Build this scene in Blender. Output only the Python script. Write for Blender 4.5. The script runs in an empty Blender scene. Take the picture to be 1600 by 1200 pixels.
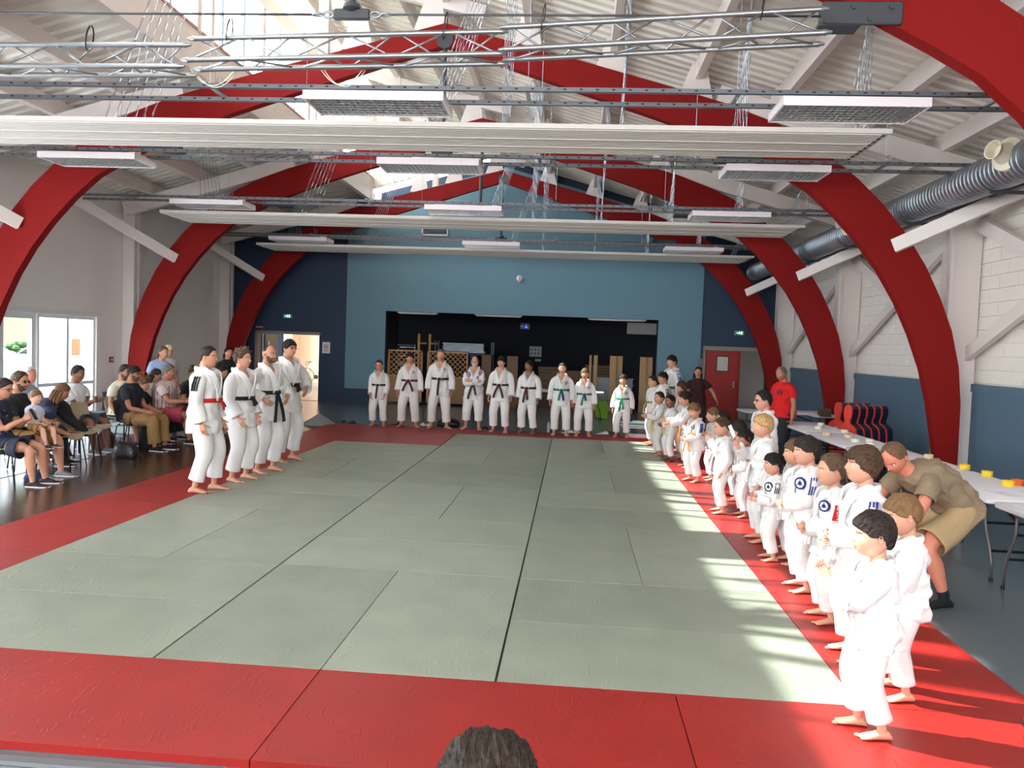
import bpy, bmesh, math, random
import numpy as np
from mathutils import Vector, Matrix, noise
random.seed(7)
C = bpy.context.scene.collection
SC = bpy.context.scene
PI = math.pi

# ------------------------------------------------------------------ camera, world, sun, exposure
cam_d = bpy.data.cameras.new('camera'); cam = bpy.data.objects.new('camera', cam_d); C.objects.link(cam); SC.camera = cam
F_PX = 1233.7
yaw, pit, rol = 0.0756503, 0.0485046, 0.0364316
f_ = np.array([-math.sin(yaw)*math.cos(pit), math.cos(yaw)*math.cos(pit), -math.sin(pit)])
r0 = np.array([math.cos(yaw), math.sin(yaw), 0.0]); u0 = np.cross(r0, f_)
r_ = math.cos(rol)*r0 + math.sin(rol)*u0; u_ = -math.sin(rol)*r0 + math.cos(rol)*u0
cam.matrix_world = Matrix(((r_[0], u_[0], -f_[0], 0.3650), (r_[1], u_[1], -f_[1], -4.3380), (r_[2], u_[2], -f_[2], 1.9271), (0, 0, 0, 1)))
cam_d.sensor_fit = 'HORIZONTAL'; cam_d.sensor_width = 36; cam_d.lens = F_PX/1600*36
cam_d.clip_start = .05; cam_d.clip_end = 300

world = bpy.data.worlds.new('sky'); SC.world = world; world.use_nodes = True
wn = world.node_tree.nodes; wl = world.node_tree.links
bg = wn['Background']; bg.inputs['Color'].default_value = (0.88, 0.94, 1.0, 1); bg.inputs['Strength'].default_value = 6.5

def light(name, kind, loc, energy, color, rot=None, size=None):
    d = bpy.data.lights.new(name, kind); o = bpy.data.objects.new(name, d); C.objects.link(o)
    o.location = loc; d.energy = energy; d.color = color
    if rot is not None: o.rotation_euler = rot
    if size: d.shape = 'RECTANGLE'; d.size, d.size_y = size
    return o
sun = light('sun', 'SUN', (-20, 10, 20), 12.0, (1.0, .97, .90)); sun.data.angle = .012
sun.rotation_euler = Vector((1, -.265, -.914)).to_track_quat('-Z', 'Y').to_euler()
# area lamps added to brighten hall and foyer, as daylight from unseen openings
light('added_daylight_left', 'AREA', (-10.35, 2.0, 1.9), 480, (.93, .96, 1.0), (0, -PI/2, 0), (1.9, 7.6))
light('added_daylight_back', 'AREA', (-1.8, -7.7, 3.2), 260, (.97, .97, .97), (PI/2, 0, 0), (13.0, 2.6))
light('added_daylight_foyer', 'AREA', (-14.3, 25.5, 1.8), 520, (1.0, .95, .88), (0, -PI/2, 0), (2.8, 5.5))
SC.view_settings.view_transform = 'Standard'; SC.view_settings.look = 'None'
SC.view_settings.exposure = 0.95; SC.view_settings.gamma = 1.0; SC.view_settings.use_curve_mapping = False
SC.cycles.max_bounces = 8; SC.cycles.diffuse_bounces = 5; SC.cycles.glossy_bounces = 3; SC.cycles.transmission_bounces = 4
SC.cycles.sample_clamp_indirect = 6.0; SC.cycles.caustics_reflective = False; SC.cycles.caustics_refractive = False

# ------------------------------------------------------------------ materials
def lin(c):
    return tuple((x/12.92 if x <= .04045 else ((x+.055)/1.055)**2.4) for x in c)
MATS = {}
def mat(name, col, rough=.6, metal=0.0, bump=0.0, bscale=40.0, var=0.0, vscale=3.0, spec=.5, stretch=None, objvar=0.0, sheen=0.0, coat=0.0):
    """procedural surface: sRGB colour, optional noise bump and slight colour variation"""
    if name in MATS: return MATS[name]
    m = bpy.data.materials.new(name); m.use_nodes = True; n = m.node_tree.nodes; l = m.node_tree.links
    p = n['Principled BSDF']; c = lin(col)
    p.inputs['Roughness'].default_value = rough; p.inputs['Metallic'].default_value = metal
    p.inputs['Specular IOR Level'].default_value = spec
    if sheen: p.inputs['Sheen Weight'].default_value = sheen
    if coat: p.inputs['Coat Weight'].default_value = coat
    p.inputs['Base Color'].default_value = (*c, 1)
    tc = n.new('ShaderNodeTexCoord'); src = tc.outputs['Object']
    if stretch:
        mp = n.new('ShaderNodeMapping'); mp.inputs['Scale'].default_value = stretch; l.new(src, mp.inputs[0]); src = mp.outputs[0]
    if var or objvar:
        base = n.new('ShaderNodeMixRGB'); base.blend_type = 'MULTIPLY'; base.inputs[0].default_value = 1
        base.inputs[1].default_value = (*c, 1)
        ramp = n.new('ShaderNodeMapRange'); ramp.inputs[3].default_value = 1-var; ramp.inputs[4].default_value = 1+var
        nz = n.new('ShaderNodeTexNoise'); nz.inputs['Scale'].default_value = vscale; nz.inputs['Detail'].default_value = 5
        l.new(src, nz.inputs['Vector']); l.new(nz.outputs[0], ramp.inputs[0])
        outv = ramp.outputs[0]
        if objvar:
            oi = n.new('ShaderNodeObjectInfo'); mr = n.new('ShaderNodeMapRange'); mr.inputs[3].default_value = 1-objvar; mr.inputs[4].default_value = 1+objvar
            l.new(oi.outputs['Random'], mr.inputs[0]); mu = n.new('ShaderNodeMath'); mu.operation = 'MULTIPLY'
            l.new(outv, mu.inputs[0]); l.new(mr.outputs[0], mu.inputs[1]); outv = mu.outputs[0]
        l.new(outv, base.inputs[2]); l.new(base.outputs[0], p.inputs['Base Color'])
    if bump:
        nb = n.new('ShaderNodeTexNoise'); nb.inputs['Scale'].default_value = bscale; nb.inputs['Detail'].default_value = 4
        l.new(src, nb.inputs['Vector']); b = n.new('ShaderNodeBump'); b.inputs['Strength'].default_value = bump; b.inputs['Distance'].default_value = .02
        l.new(nb.outputs[0], b.inputs['Height']); l.new(b.outputs[0], p.inputs['Normal'])
    MATS[name] = m
    return m
def emis(name, col, strength):
    if name in MATS: return MATS[name]
    m = bpy.data.materials.new(name); m.use_nodes = True; p = m.node_tree.nodes['Principled BSDF']
    p.inputs['Base Color'].default_value = (*lin(col), 1); p.inputs['Emission Color'].default_value = (*lin(col), 1); p.inputs['Emission Strength'].default_value = strength
    MATS[name] = m; return m
def mat_tatami(name, col):
    """woven vinyl: fine ribs, long scuffs, a little tone change from mat to mat"""
    m = bpy.data.materials.new(name); m.use_nodes = True; n = m.node_tree.nodes; l = m.node_tree.links; p = n['Principled BSDF']
    c = lin(col); tc = n.new('ShaderNodeTexCoord'); src = tc.outputs['Object']
    oi = n.new('ShaderNodeObjectInfo'); rnd = n.new('ShaderNodeVectorMath'); rnd.operation = 'ADD'; comb = n.new('ShaderNodeCombineXYZ')
    ml = n.new('ShaderNodeMath'); ml.operation = 'MULTIPLY'; ml.inputs[1].default_value = 40; l.new(oi.outputs['Random'], ml.inputs[0])
    l.new(ml.outputs[0], comb.inputs[0]); l.new(ml.outputs[0], comb.inputs[1]); l.new(src, rnd.inputs[0]); l.new(comb.outputs[0], rnd.inputs[1]); v = rnd.outputs[0]
    nz = n.new('ShaderNodeTexNoise'); nz.inputs['Scale'].default_value = 2.2; nz.inputs['Detail'].default_value = 6; l.new(v, nz.inputs['Vector'])
    mr = n.new('ShaderNodeMapRange'); mr.inputs[1].default_value = .3; mr.inputs[2].default_value = .7; mr.inputs[3].default_value = .90; mr.inputs[4].default_value = 1.08; l.new(nz.outputs[0], mr.inputs[0])
    ov = n.new('ShaderNodeMapRange'); ov.inputs[3].default_value = .88; ov.inputs[4].default_value = 1.12; l.new(oi.outputs['Random'], ov.inputs[0])
    mu = n.new('ShaderNodeMath'); mu.operation = 'MULTIPLY'; l.new(mr.outputs[0], mu.inputs[0]); l.new(ov.outputs[0], mu.inputs[1])
    base = n.new('ShaderNodeMixRGB'); base.blend_type = 'MULTIPLY'; base.inputs[0].default_value = 1; base.inputs[1].default_value = (*c, 1); l.new(mu.outputs[0], base.inputs[2])
    # scuffs
    mp = n.new('ShaderNodeMapping'); mp.inputs['Scale'].default_value = (2.2, 11, 1); mp.inputs['Rotation'].default_value = (0, 0, .35); l.new(v, mp.inputs[0])
    sc = n.new('ShaderNodeTexNoise'); sc.inputs['Scale'].default_value = 2.6; sc.inputs['Detail'].default_value = 3; sc.inputs['Distortion'].default_value = 1.2; l.new(mp.outputs[0], sc.inputs['Vector'])
    rs = n.new('ShaderNodeMapRange'); rs.inputs[1].default_value = .70; rs.inputs[2].default_value = .80; rs.inputs[3].default_value = 0; rs.inputs[4].default_value = .30; l.new(sc.outputs[0], rs.inputs[0])
    mx = n.new('ShaderNodeMixRGB'); l.new(rs.outputs[0], mx.inputs[0]); l.new(base.outputs[0], mx.inputs[1]); mx.inputs[2].default_value = (min(1, c[0]*1.5+.05), min(1, c[1]*1.5+.05), min(1, c[2]*1.5+.05), 1)
    l.new(mx.outputs[0], p.inputs['Base Color'])
    wv = n.new('ShaderNodeTexWave'); wv.inputs['Scale'].default_value = 16; wv.bands_direction = 'Y'; l.new(src, wv.inputs['Vector'])
    vo = n.new('ShaderNodeTexNoise'); vo.inputs['Scale'].default_value = 5.0; vo.inputs['Distortion'].default_value = 2.5; vo.inputs['Detail'].default_value = 2
    mp2 = n.new('ShaderNodeMapping'); mp2.inputs['Scale'].default_value = (2.4, .7, 1); l.new(v, mp2.inputs[0]); l.new(mp2.outputs[0], vo.inputs['Vector'])
    rp = n.new('ShaderNodeMapRange'); rp.inputs[1].default_value = .62; rp.inputs[2].default_value = .66; l.new(vo.outputs[0], rp.inputs[0])
    ad = n.new('ShaderNodeMath'); ad.operation = 'MULTIPLY_ADD'; ad.inputs[1].default_value = .25; l.new(wv.outputs[0], ad.inputs[0]); l.new(rp.outputs[0], ad.inputs[2])
    b = n.new('ShaderNodeBump'); b.inputs['Strength'].default_value = .35; b.inputs['Distance'].default_value = .004; l.new(ad.outputs[0], b.inputs['Height']); l.new(b.outputs[0], p.inputs['Normal'])
    p.inputs['Roughness'].default_value = .46; p.inputs['Specular IOR Level'].default_value = .55
    return m
def mat_parquet():
    m = bpy.data.materials.new('dark_parquet'); m.use_nodes = True; n = m.node_tree.nodes; l = m.node_tree.links; p = n['Principled BSDF']
    tc = n.new('ShaderNodeTexCoord'); br = n.new('ShaderNodeTexBrick'); br.inputs['Scale'].default_value = 1.0
    br.inputs['Brick Width'].default_value = .32; br.inputs['Row Height'].default_value = .065; br.inputs['Mortar Size'].default_value = .004; br.inputs['Bias'].default_value = -.1
    br.inputs['Color1'].default_value = (*lin((.27, .18, .145)), 1); br.inputs['Color2'].default_value = (*lin((.17, .115, .10)), 1); br.inputs['Mortar'].default_value = (*lin((.36, .28, .24)), 1)
    l.new(tc.outputs['Object'], br.inputs['Vector']); l.new(br.outputs[0], p.inputs['Base Color'])
    p.inputs['Roughness'].default_value = .22; p.inputs['Specular IOR Level'].default_value = .5
    nb = n.new('ShaderNodeTexNoise'); nb.inputs['Scale'].default_value = 6; b = n.new('ShaderNodeBump'); b.inputs['Strength'].default_value = .12; b.inputs['Distance'].default_value = .01
    l.new(nb.outputs[0], b.inputs['Height']); l.new(b.outputs[0], p.inputs['Normal'])
    return m
WHITE_P = mat('white_painted_wood', (.89, .85, .83), .55, bump=.15, bscale=25, var=.05)
RED_P = mat('red_painted_glulam', (.51, .035, .025), .7, spec=.25, bump=.08, bscale=30, var=.05, vscale=2)
DECK = mat('white_steel_deck', (.92, .90, .86), .5, bump=.05, bscale=60, var=.04)
BLUE_D = mat('dark_blue_paint', (.17, .235, .33), .7, bump=.12, bscale=60, var=.04)
BLUE_L = mat('light_blue_paint', (.40, .54, .60), .7, bump=.12, bscale=60, var=.03)
BLUE_W = mat('wainscot_blue_paint', (.34, .44, .52), .6, bump=.1, bscale=50, var=.05)
WALL_W = mat('off_white_plaster', (.95, .925, .90), .8, bump=.15, bscale=35, var=.03)
BLOCK = mat('white_painted_block', (.93, .90, .87), .8, bump=.3, bscale=45, var=.05)
VINYL = mat('grey_vinyl_floor', (.38, .42, .44), .22, bump=.03, bscale=4, var=.06, vscale=2)
STEEL = mat('galvanised_steel', (.62, .65, .68), .35, .85, bump=.05, bscale=30)
STRUT = mat('slotted_steel_channel', (.42, .43, .45), .5, .5)
ALU = mat('aluminium_tube', (.60, .61, .62), .36, .9)
DARKM = mat('dark_grey_metal', (.27, .28, .30), .5, .3)
BLACKM = mat('black_metal', (.06, .06, .065), .4, .3)
PLASTW = mat('white_lacquered_metal', (.90, .86, .87), .4)
SLATW = mat('white_slatted_panel', (.80, .77, .74), .6)
REDM = mat_tatami('red_tatami_vinyl', (.56, .10, .08)); GREYM = mat_tatami('grey_green_tatami_vinyl', (.535, .56, .50))
PARQ = mat_parquet()
PVC = mat('white_window_frame', (.90, .90, .90), .35)
def mat_glass():
    m = bpy.data.materials.new('window_glass'); m.use_nodes = True; n = m.node_tree.nodes; l = m.node_tree.links
    n.remove(n['Principled BSDF']); t = n.new('ShaderNodeBsdfTransparent'); t.inputs[0].default_value = (.93, .96, .97, 1); g = n.new('ShaderNodeBsdfGlossy'); g.inputs['Roughness'].default_value = .03
    lw = n.new('ShaderNodeLayerWeight'); lw.inputs[0].default_value = .12; mr = n.new('ShaderNodeMapRange'); mr.inputs[3].default_value = .04; mr.inputs[4].default_value = .5
    mx = n.new('ShaderNodeMixShader'); l.new(lw.outputs['Facing'], mr.inputs[0])
    l.new(mr.outputs[0], mx.inputs[0]); l.new(t.outputs[0], mx.inputs[1]); l.new(g.outputs[0], mx.inputs[2]); l.new(mx.outputs[0], n['Material Output'].inputs[0])
    return m
GLASS = mat_glass()

# ------------------------------------------------------------------ mesh builder
def rotz(a): return np.array([[math.cos(a), -math.sin(a), 0], [math.sin(a), math.cos(a), 0], [0, 0, 1.0]])
class MB:
    def __init__(s): s.v = []; s.f = []; s.m = []; s.n = 0
    def add(s, verts, faces, mi=0):
        b = s.n; s.v.extend([tuple(map(float, p)) for p in verts]); s.n += len(verts)
        for f in faces: s.f.append(tuple(i+b for i in f)); s.m.append(mi)
    def box(s, c, d, R=None, mi=0, bev=0.0):
        c = np.array(c, float); hx, hy, hz = d[0]/2, d[1]/2, d[2]/2
        if bev <= 0:
            P = np.array([(x, y, z) for z in (-hz, hz) for y in (-hy, hy) for x in (-hx, hx)])
            F = [(0, 2, 3, 1), (4, 5, 7, 6), (0, 1, 5, 4), (2, 6, 7, 3), (0, 4, 6, 2), (1, 3, 7, 5)]
        else:
            P = []; e = bev
            for z, k in ((-hz, e), (-hz+e, 0), (hz-e, 0), (hz, e)):
                for (x, y, a, b2) in ((-1, -1, 0, 1), (-1, -1, 1, 0), (1, -1, 1, 0), (1, -1, 0, 1), (1, 1, 0, 1), (1, 1, 1, 0), (-1, 1, 1, 0), (-1, 1, 0, 1)):
                    P.append((x*(hx-k-e*a*(k == 0)-e*a*(k > 0)), y*(hy-k-e*b2), z))
            P = np.array(P); F = []
            for j in range(3):
                for i in range(8): F.append((j*8+i, j*8+(i+1) % 8, (j+1)*8+(i+1) % 8, (j+1)*8+i))
            F.append(tuple(range(7, -1, -1))); F.append(tuple(range(24, 32)))
        if R is not None: P = P @ np.array(R).T
        s.add(P+c, F, mi); return s
    def beam(s, p0, p1, w, h, up=(0, 0, 1), mi=0):
        """rectangular bar between two points: w sideways, h along up"""
        p0 = np.array(p0, float); p1 = np.array(p1, float); d = p1-p0; L = np.linalg.norm(d); d /= L
        up = np.array(up, float); sd = np.cross(d, up); sd /= np.linalg.norm(sd); u2 = np.cross(sd, d)
        P = [p0+sd*a*w/2+u2*b*h/2 for a, b in ((-1, -1), (1, -1), (1, 1), (-1, 1))]+[p1+sd*a*w/2+u2*b*h/2 for a, b in ((-1, -1), (1, -1), (1, 1), (-1, 1))]
        s.add(P, [(3, 2, 1, 0), (4, 5, 6, 7), (0, 1, 5, 4), (1, 2, 6, 5), (2, 3, 7, 6), (3, 0, 4, 7)], mi); return s
    def rings(s, R, cap=True, mi=0, closed=True):
        R = [np.array(r) for r in R]; k = len(R[0]); F = []
        for j in range(len(R)-1):
            for i in range(k if closed else k-1):
                F.append((j*k+i, j*k+(i+1) % k, (j+1)*k+(i+1) % k, (j+1)*k+i))
        if cap and closed: F.append(tuple(range(k-1, -1, -1))); F.append(tuple(range((len(R)-1)*k, len(R)*k)))
        s.add(np.concatenate(R), F, mi); return s
    def tube(s, pts, r, n=8, mi=0, cap=True):
        pts = [np.array(p, float) for p in pts]; rr = r if isinstance(r, (list, tuple)) else [r]*len(pts); R = []; ref = None
        for i, p in enumerate(pts):
            d = pts[min(i+1, len(pts)-1)]-pts[max(i-1, 0)]; d = d/(np.linalg.norm(d)+1e-9)
            if ref is None:
                ref = np.array([0, 0, 1.0]) if abs(d[2]) < .9 else np.array([0, 1.0, 0])
            a = np.cross(d, ref); a /= np.linalg.norm(a); b = np.cross(a, d); ref = b
            R.append([p+(a*math.cos(t)+b*math.sin(t))*rr[i] for t in [2*PI*q/n for q in range(n)]])
        return s.rings(R, cap, mi)
    def lathe(s, prof, n=16, c=(0, 0, 0), axis='Z', mi=0, cap=True):
        c = np.array(c, float); R = []
        for r, z in prof:
            ring = []
            for q in range(n):
                x, y = r*math.cos(2*PI*q/n), r*math.sin(2*PI*q/n)
                ring.append(c+np.array({'Z': (x, y, z), 'Y': (x, z, -y), 'X': (z, x, y)}[axis]))
            R.append(ring)
        return s.rings(R, cap, mi)
    def prism(s, poly, axis, t0, t1, mi=0):
        """extrude a 2D polygon along an axis between t0 and t1"""
        def P(a, b, t): return {'X': (t, a, b), 'Y': (a, t, b), 'Z': (a, b, t)}[axis]
        n = len(poly); V = [P(a, b, t0) for a, b in poly]+[P(a, b, t1) for a, b in poly]
        F = [tuple(range(n-1, -1, -1)), tuple(range(n, 2*n))]+[(i, (i+1) % n, n+(i+1) % n, n+i) for i in range(n)]
        s.add(V, F, mi); return s
    def ball(s, c, r, n=12, m=8, mi=0):
        c = np.array(c, float); r = np.array(r if hasattr(r, '__len__') else (r, r, r), float); R = []
        for j in range(m+1):
            ph = PI*(.02+.96*j/m)
            R.append([c+r*np.array((math.sin(ph)*math.cos(2*PI*q/n), math.sin(ph)*math.sin(2*PI*q/n), -math.cos(ph))) for q in range(n)])
        return s.rings(R, True, mi)
    def mesh(s, name, mats, smooth=False, fixn=True):
        me = bpy.data.meshes.new(name); me.from_pydata(s.v, [], s.f)
        for m in (mats if isinstance(mats, (list, tuple)) else [mats]): me.materials.append(m)
        me.polygons.foreach_set('material_index', s.m)
        if fixn:
            b = bmesh.new(); b.from_mesh(me); bmesh.ops.recalc_face_normals(b, faces=b.faces); b.to_mesh(me); b.free()
        if smooth is True: me.polygons.foreach_set('use_smooth', [True]*len(me.polygons))
        elif smooth: me.polygons.foreach_set('use_smooth', [True]*len(me.polygons)); me.set_sharp_from_angle(angle=smooth)
        me.update(); return me
    def build(s, name, mats, parent=None, smooth=False, fixn=True):
        o = bpy.data.objects.new(name, s.mesh(name, mats, smooth, fixn)); C.objects.link(o)
        if parent: o.parent = parent
        return o
def tag(o, label=None, cat=None, group=None, kind=None):
    if label: o['label'] = label
    if cat: o['category'] = cat
    if group: o['group'] = group
    if kind: o['kind'] = kind
    return o
def thing(name, label, cat, loc=(0, 0, 0), rz=0.0, group=None):
    o = bpy.data.objects.new(name, None); C.objects.link(o); o.location = loc; o.rotation_euler = (0, 0, rz); o.empty_display_size = .1
    return tag(o, label, cat, group)
def inst(o, parent=None, loc=None, rz=None):
    """a copy of one object and of its children, sharing mesh data"""
    c = o.copy(); C.objects.link(c)
    if parent is not None: c.parent = parent
    if loc is not None: c.location = loc
    if rz is not None: c.rotation_euler = (0, 0, rz)
    for ch in list(o.children):
        inst(ch, c)
    return c
def struct(name, mb, m, parent=None, smooth=False):
    o = mb.build(name, m, parent, smooth)
    if not parent: o['kind'] = 'structure'
    return o
# ================================================================== THE HALL
XL, XR, XC = -10.10, 6.50, -1.80
YN, YF = -7.6, 19.30
ARCH_Y = (-2.0, 3.0, 8.05, 13.1, 18.15)
RIDGE = 7.42; SL = .28
def roof_z(x, extra=0): return RIDGE-SL*abs(x-XC)+extra
GX, GZ0, GZ1 = -5.60, 6.60, 8.12          # clerestory glazing line
EAVE_L = roof_z(XL); EAVE_R = roof_z(XR)

# ---- floor
s = MB(); s.box((XC, (YN+YF)/2, -.05), (XR-XL+.6, YF-YN+.6, .1)); struct('floor', s, VINYL)
s = MB(); s.box((-10.3, 24.6, -.05), (8.4, 10.4, .1)); s.box((5.2, 22, -.05), (4.0, 4.8, .1)); s.box((-1.3, 21.5, -.05), (8.6, 3.8, .1)); struct('floor_rear_rooms', s, VINYL)
s = MB(); s.box((-5.93, 4.6, .004), (1.75, 17.6, .012)); tag(s.build('parquet_strip', PARQ), kind='structure')
s = MB(); s.beam((-6.82, -4.2, .008), (-6.82, 13.4, .008), .035, .014); s.beam((-6.82, 13.4, .008), (-5.05, 13.4, .008), .035, .014)
tag(s.build('trim_1', ALU), kind='structure')
s = MB(); s.beam((-6.0, -1.10, .012), (3.2, -1.10, .012), .05, .02); tag(s.build('trim_2', ALU), kind='structure')

# ---- left wall with glazed door and windows
def wall_with_holes(name, axis, pos, thick, a0, a1, z0, z1, holes, m):
    """wall made of boxes around rectangular openings; axis = direction of its normal"""
    s = MB(); cuts = sorted({a0, a1, *[h[0] for h in holes], *[h[1] for h in holes]})
    for i in range(len(cuts)-1):
        c0, c1 = cuts[i], cuts[i+1]; mid = (c0+c1)/2; zz = [(z0, z1)]
        for h in holes:
            if h[0] <= mid <= h[1]:
                new = []
                for q0, q1 in zz:
                    if h[2] > q0: new.append((q0, min(q1, h[2])))
                    if h[3] < q1: new.append((max(q0, h[3]), q1))
                zz = new
        for q0, q1 in zz:
            if q1-q0 < 1e-4: continue
            if axis == 'X': s.box((pos, mid, (q0+q1)/2), (thick, c1-c0, q1-q0))
            else: s.box((mid, pos, (q0+q1)/2), (c1-c0, thick, q1-q0))
    return struct(name, s, m)
LH = [(-2.0, 6.0, .9, 2.9), (7.35, 10.38, 0.0, 2.22), (10.42, 12.32, .10, 2.22)]  # first opening is out of view, added for the left lamp
wall_with_holes('wall_left', 'X', XL-.1, .2, YN, YF, 0, EAVE_L+.05, LH, WALL_W)
def glazed(name, y0, y1, z0, z1, cols, rows, x=XL-.08, fw=.07):
    """window frame across a wall opening with one pane per cell"""
    e = bpy.data.objects.new(name, None); C.objects.link(e); e['kind'] = 'structure'
    s = MB()
    ys = [y0+(y1-y0)*c for c in cols]; zs = [z0+(z1-z0)*r for r in rows]
    for y in ys: s.box((x, min(max(y, y0+fw/2), y1-fw/2), (z0+z1)/2), (.09, fw, z1-z0))
    for z in zs: s.box((x+.002, (y0+y1)/2, min(max(z, z0+fw/2), z1-fw/2)), (.084, y1-y0, fw))
    s.build('window_frame', PVC, e)
    for i in range(len(ys)-1):
        for j in range(len(zs)-1):
            g = MB(); g.box((x, (ys[i]+ys[i+1])/2, (zs[j]+zs[j+1])/2), (.012, ys[i+1]-ys[i]-fw*.8, zs[j+1]-zs[j]-fw*.8)); g.build('pane', GLASS, e)
    return e
glazed('window_1', 10.42, 12.32, .10, 2.22, (0, .5, 1), (0, .13, .33, 1))
glazed('added_window_left', -2.0, 6.0, .9, 2.9, (0, .25, .5, .75, 1), (0, 1))  # unseen window, put in where the left area lamp shines
glazed('door_1', 9.40, 10.38, 0.0, 2.22, (0, 1), (0, 1), fw=.11)
glazed('door_2', 8.40, 9.38, 0.0, 2.22, (0, 1), (0, 1), fw=.11)
glazed('door_3', 7.38, 8.38, 0.0, 2.22, (0, 1), (0, 1), fw=.11)
s = MB(); s.box((XL-.02, 9.9, 2.28), (.08, 5.1, .10)); struct('trim_3', s, PVC)
# low blue wainscot along the left wall
s = MB(); s.box((XL+.012, 15.9, .28), (.024, 6.7, .56)); struct('baseboard_left', s, BLUE_W)
# ---- right wall: painted block above a blue wainscot
s = MB(); s.box((XR+.12, (YN+YF)/2, EAVE_R/2), (.2, YF-YN, EAVE_R)); wr = struct('wall_right', s, BLOCK)
blk = {}
for bw in (.496,):
    b = MB(); b.box((0, 0, 0), (.03, bw, .196), bev=.003); blk[bw] = b.mesh('block', BLOCK)
cnt = 0; rest = MB()
for row in range(17):
    z = 1.62+.10+row*.20; off = .25 if row % 2 else 0
    y = 3.2+off
    while y < 18.9:
        if cnt < 296 and 4.4 < y < 15.0 and z < 4.6:
            o = bpy.data.objects.new('concrete_block', blk[.496]); C.objects.link(o); o.parent = wr; o.location = (XR+.012+random.uniform(-.001, .001), y, z); cnt += 1
        elif z < EAVE_R-.1: rest.box((XR+.012, y, z), (.03, .496, .196))
        y += .50
r = rest.build('concrete_blocks', BLOCK, wr); r['kind'] = 'stuff'
s = MB(); s.box((XR-.01, (YN+YF)/2, .74), (.05, YF-YN, 1.48)); struct('baseboard_right', s, BLUE_W)
s = MB(); s.box((XR-.02, (YN+YF)/2, 1.54), (.08, YF-YN, .12)); struct('trim_4', s, BLUE_W)
# ---- rear wall (dark blue), openings: door left, stage, door right
RH = [(-9.25, -7.38, 0, 2.03), (-5.33, 2.84, 0, 2.84), (4.22, 6.02, 0, 2.02)]
s = None
wall_with_holes('wall_rear', 'Y', YF+.1, .2, XL, XR, 0, 4.9, RH, BLUE_D)
s = MB(); s.prism([(XL, 4.9), (XR, 4.9), (XR, EAVE_R), (XC, RIDGE+.02), (XL, EAVE_L)], 'Y', YF, YF+.2); struct('wall_rear_gable', s, BLUE_D)
# light blue field painted on a thin lining around the stage opening
LZ = .45
s = MB(); y0, y1 = YF-.035, YF
s.box((-5.94, (y0+y1)/2, (LZ+5.0)/2), (1.22, .035, 5.0-LZ)); s.box((3.47, (y0+y1)/2, 2.5), (1.26, .035, 5.0))
s.box((-1.245, (y0+y1)/2, 3.92), (8.17, .035, 2.16))
s.prism([(-6.55, 5.0), (4.10, 5.0), (4.10, roof_z(4.1, -.22)), (XC, RIDGE-.22), (-6.55, roof_z(-6.55, -.22))], 'Y', y0, y1)
struct('wall_rear_light_blue', s, BLUE_L)
# stage opening reveal, box behind it
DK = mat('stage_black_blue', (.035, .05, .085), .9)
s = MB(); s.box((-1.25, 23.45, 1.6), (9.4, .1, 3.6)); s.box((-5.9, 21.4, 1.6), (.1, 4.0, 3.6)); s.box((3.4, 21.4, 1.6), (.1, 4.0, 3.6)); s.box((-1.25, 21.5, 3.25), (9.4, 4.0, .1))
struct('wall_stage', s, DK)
# foyer behind the left door, storeroom behind the right door
FOY = mat('foyer_cream_wall', (.93, .84, .76), .8)
s = MB(); s.box((-6.2, 24.4, 1.6), (.1, 9.9, 3.4)); s.box((-10.3, 29.4, 1.6), (8.4, .1, 3.4)); s.box((-10.3, 24.5, 3.2), (8.4, 10.0, .1)); s.box((-14.5, 21.2, 1.6), (.1, 3.6, 3.4)); s.box((-13.05, 28.9, 1.6), (3.0, .9, 3.3)); struct('wall_foyer', s, FOY)
s = MB(); s.box((-10.0, 21.6, 1.25), (1.25, .1, 2.5)); struct('wall_foyer_screen', s, BLUE_D)
STORE = mat('storeroom_grey_wall', (.40, .37, .35), .8)
s = MB(); s.box((3.6, 21.9, 1.6), (.1, 4.8, 3.2)); s.box((7.4, 21.9, 1.6), (.1, 4.8, 3.2)); s.box((5.5, 24.2, 1.6), (3.9, .1, 3.2)); s.box((5.5, 21.9, 3.2), (3.9, 4.8, .1)); s.box((5.1, 21.2, 1.5), (.8, .1, 3.0)); struct('wall_storeroom', s, STORE)
# ---- near wall behind the camera, with an unseen window band added for the back lamp
NH = [(-8.3, 4.7, 1.9, 4.5)]
wall_with_holes('wall_near', 'Y', YN-.1, .2, XL, XR, 0, 4.9, NH, WALL_W)
s = MB(); s.prism([(XL, 4.9), (XR, 4.9), (XR, EAVE_R), (XC, RIDGE+.02), (XL, EAVE_L)], 'Y', YN-.2, YN); struct('wall_near_gable', s, WALL_W)
s = MB()
for x in np.linspace(-8.3, 4.7, 8): s.box((x, YN-.1, 3.2), (.08, .1, 2.6))
for z in (1.92, 3.2, 4.48): s.box((-1.8, YN-.1, z), (13, .1, .07))
struct('added_window_near', s, PVC)
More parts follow.
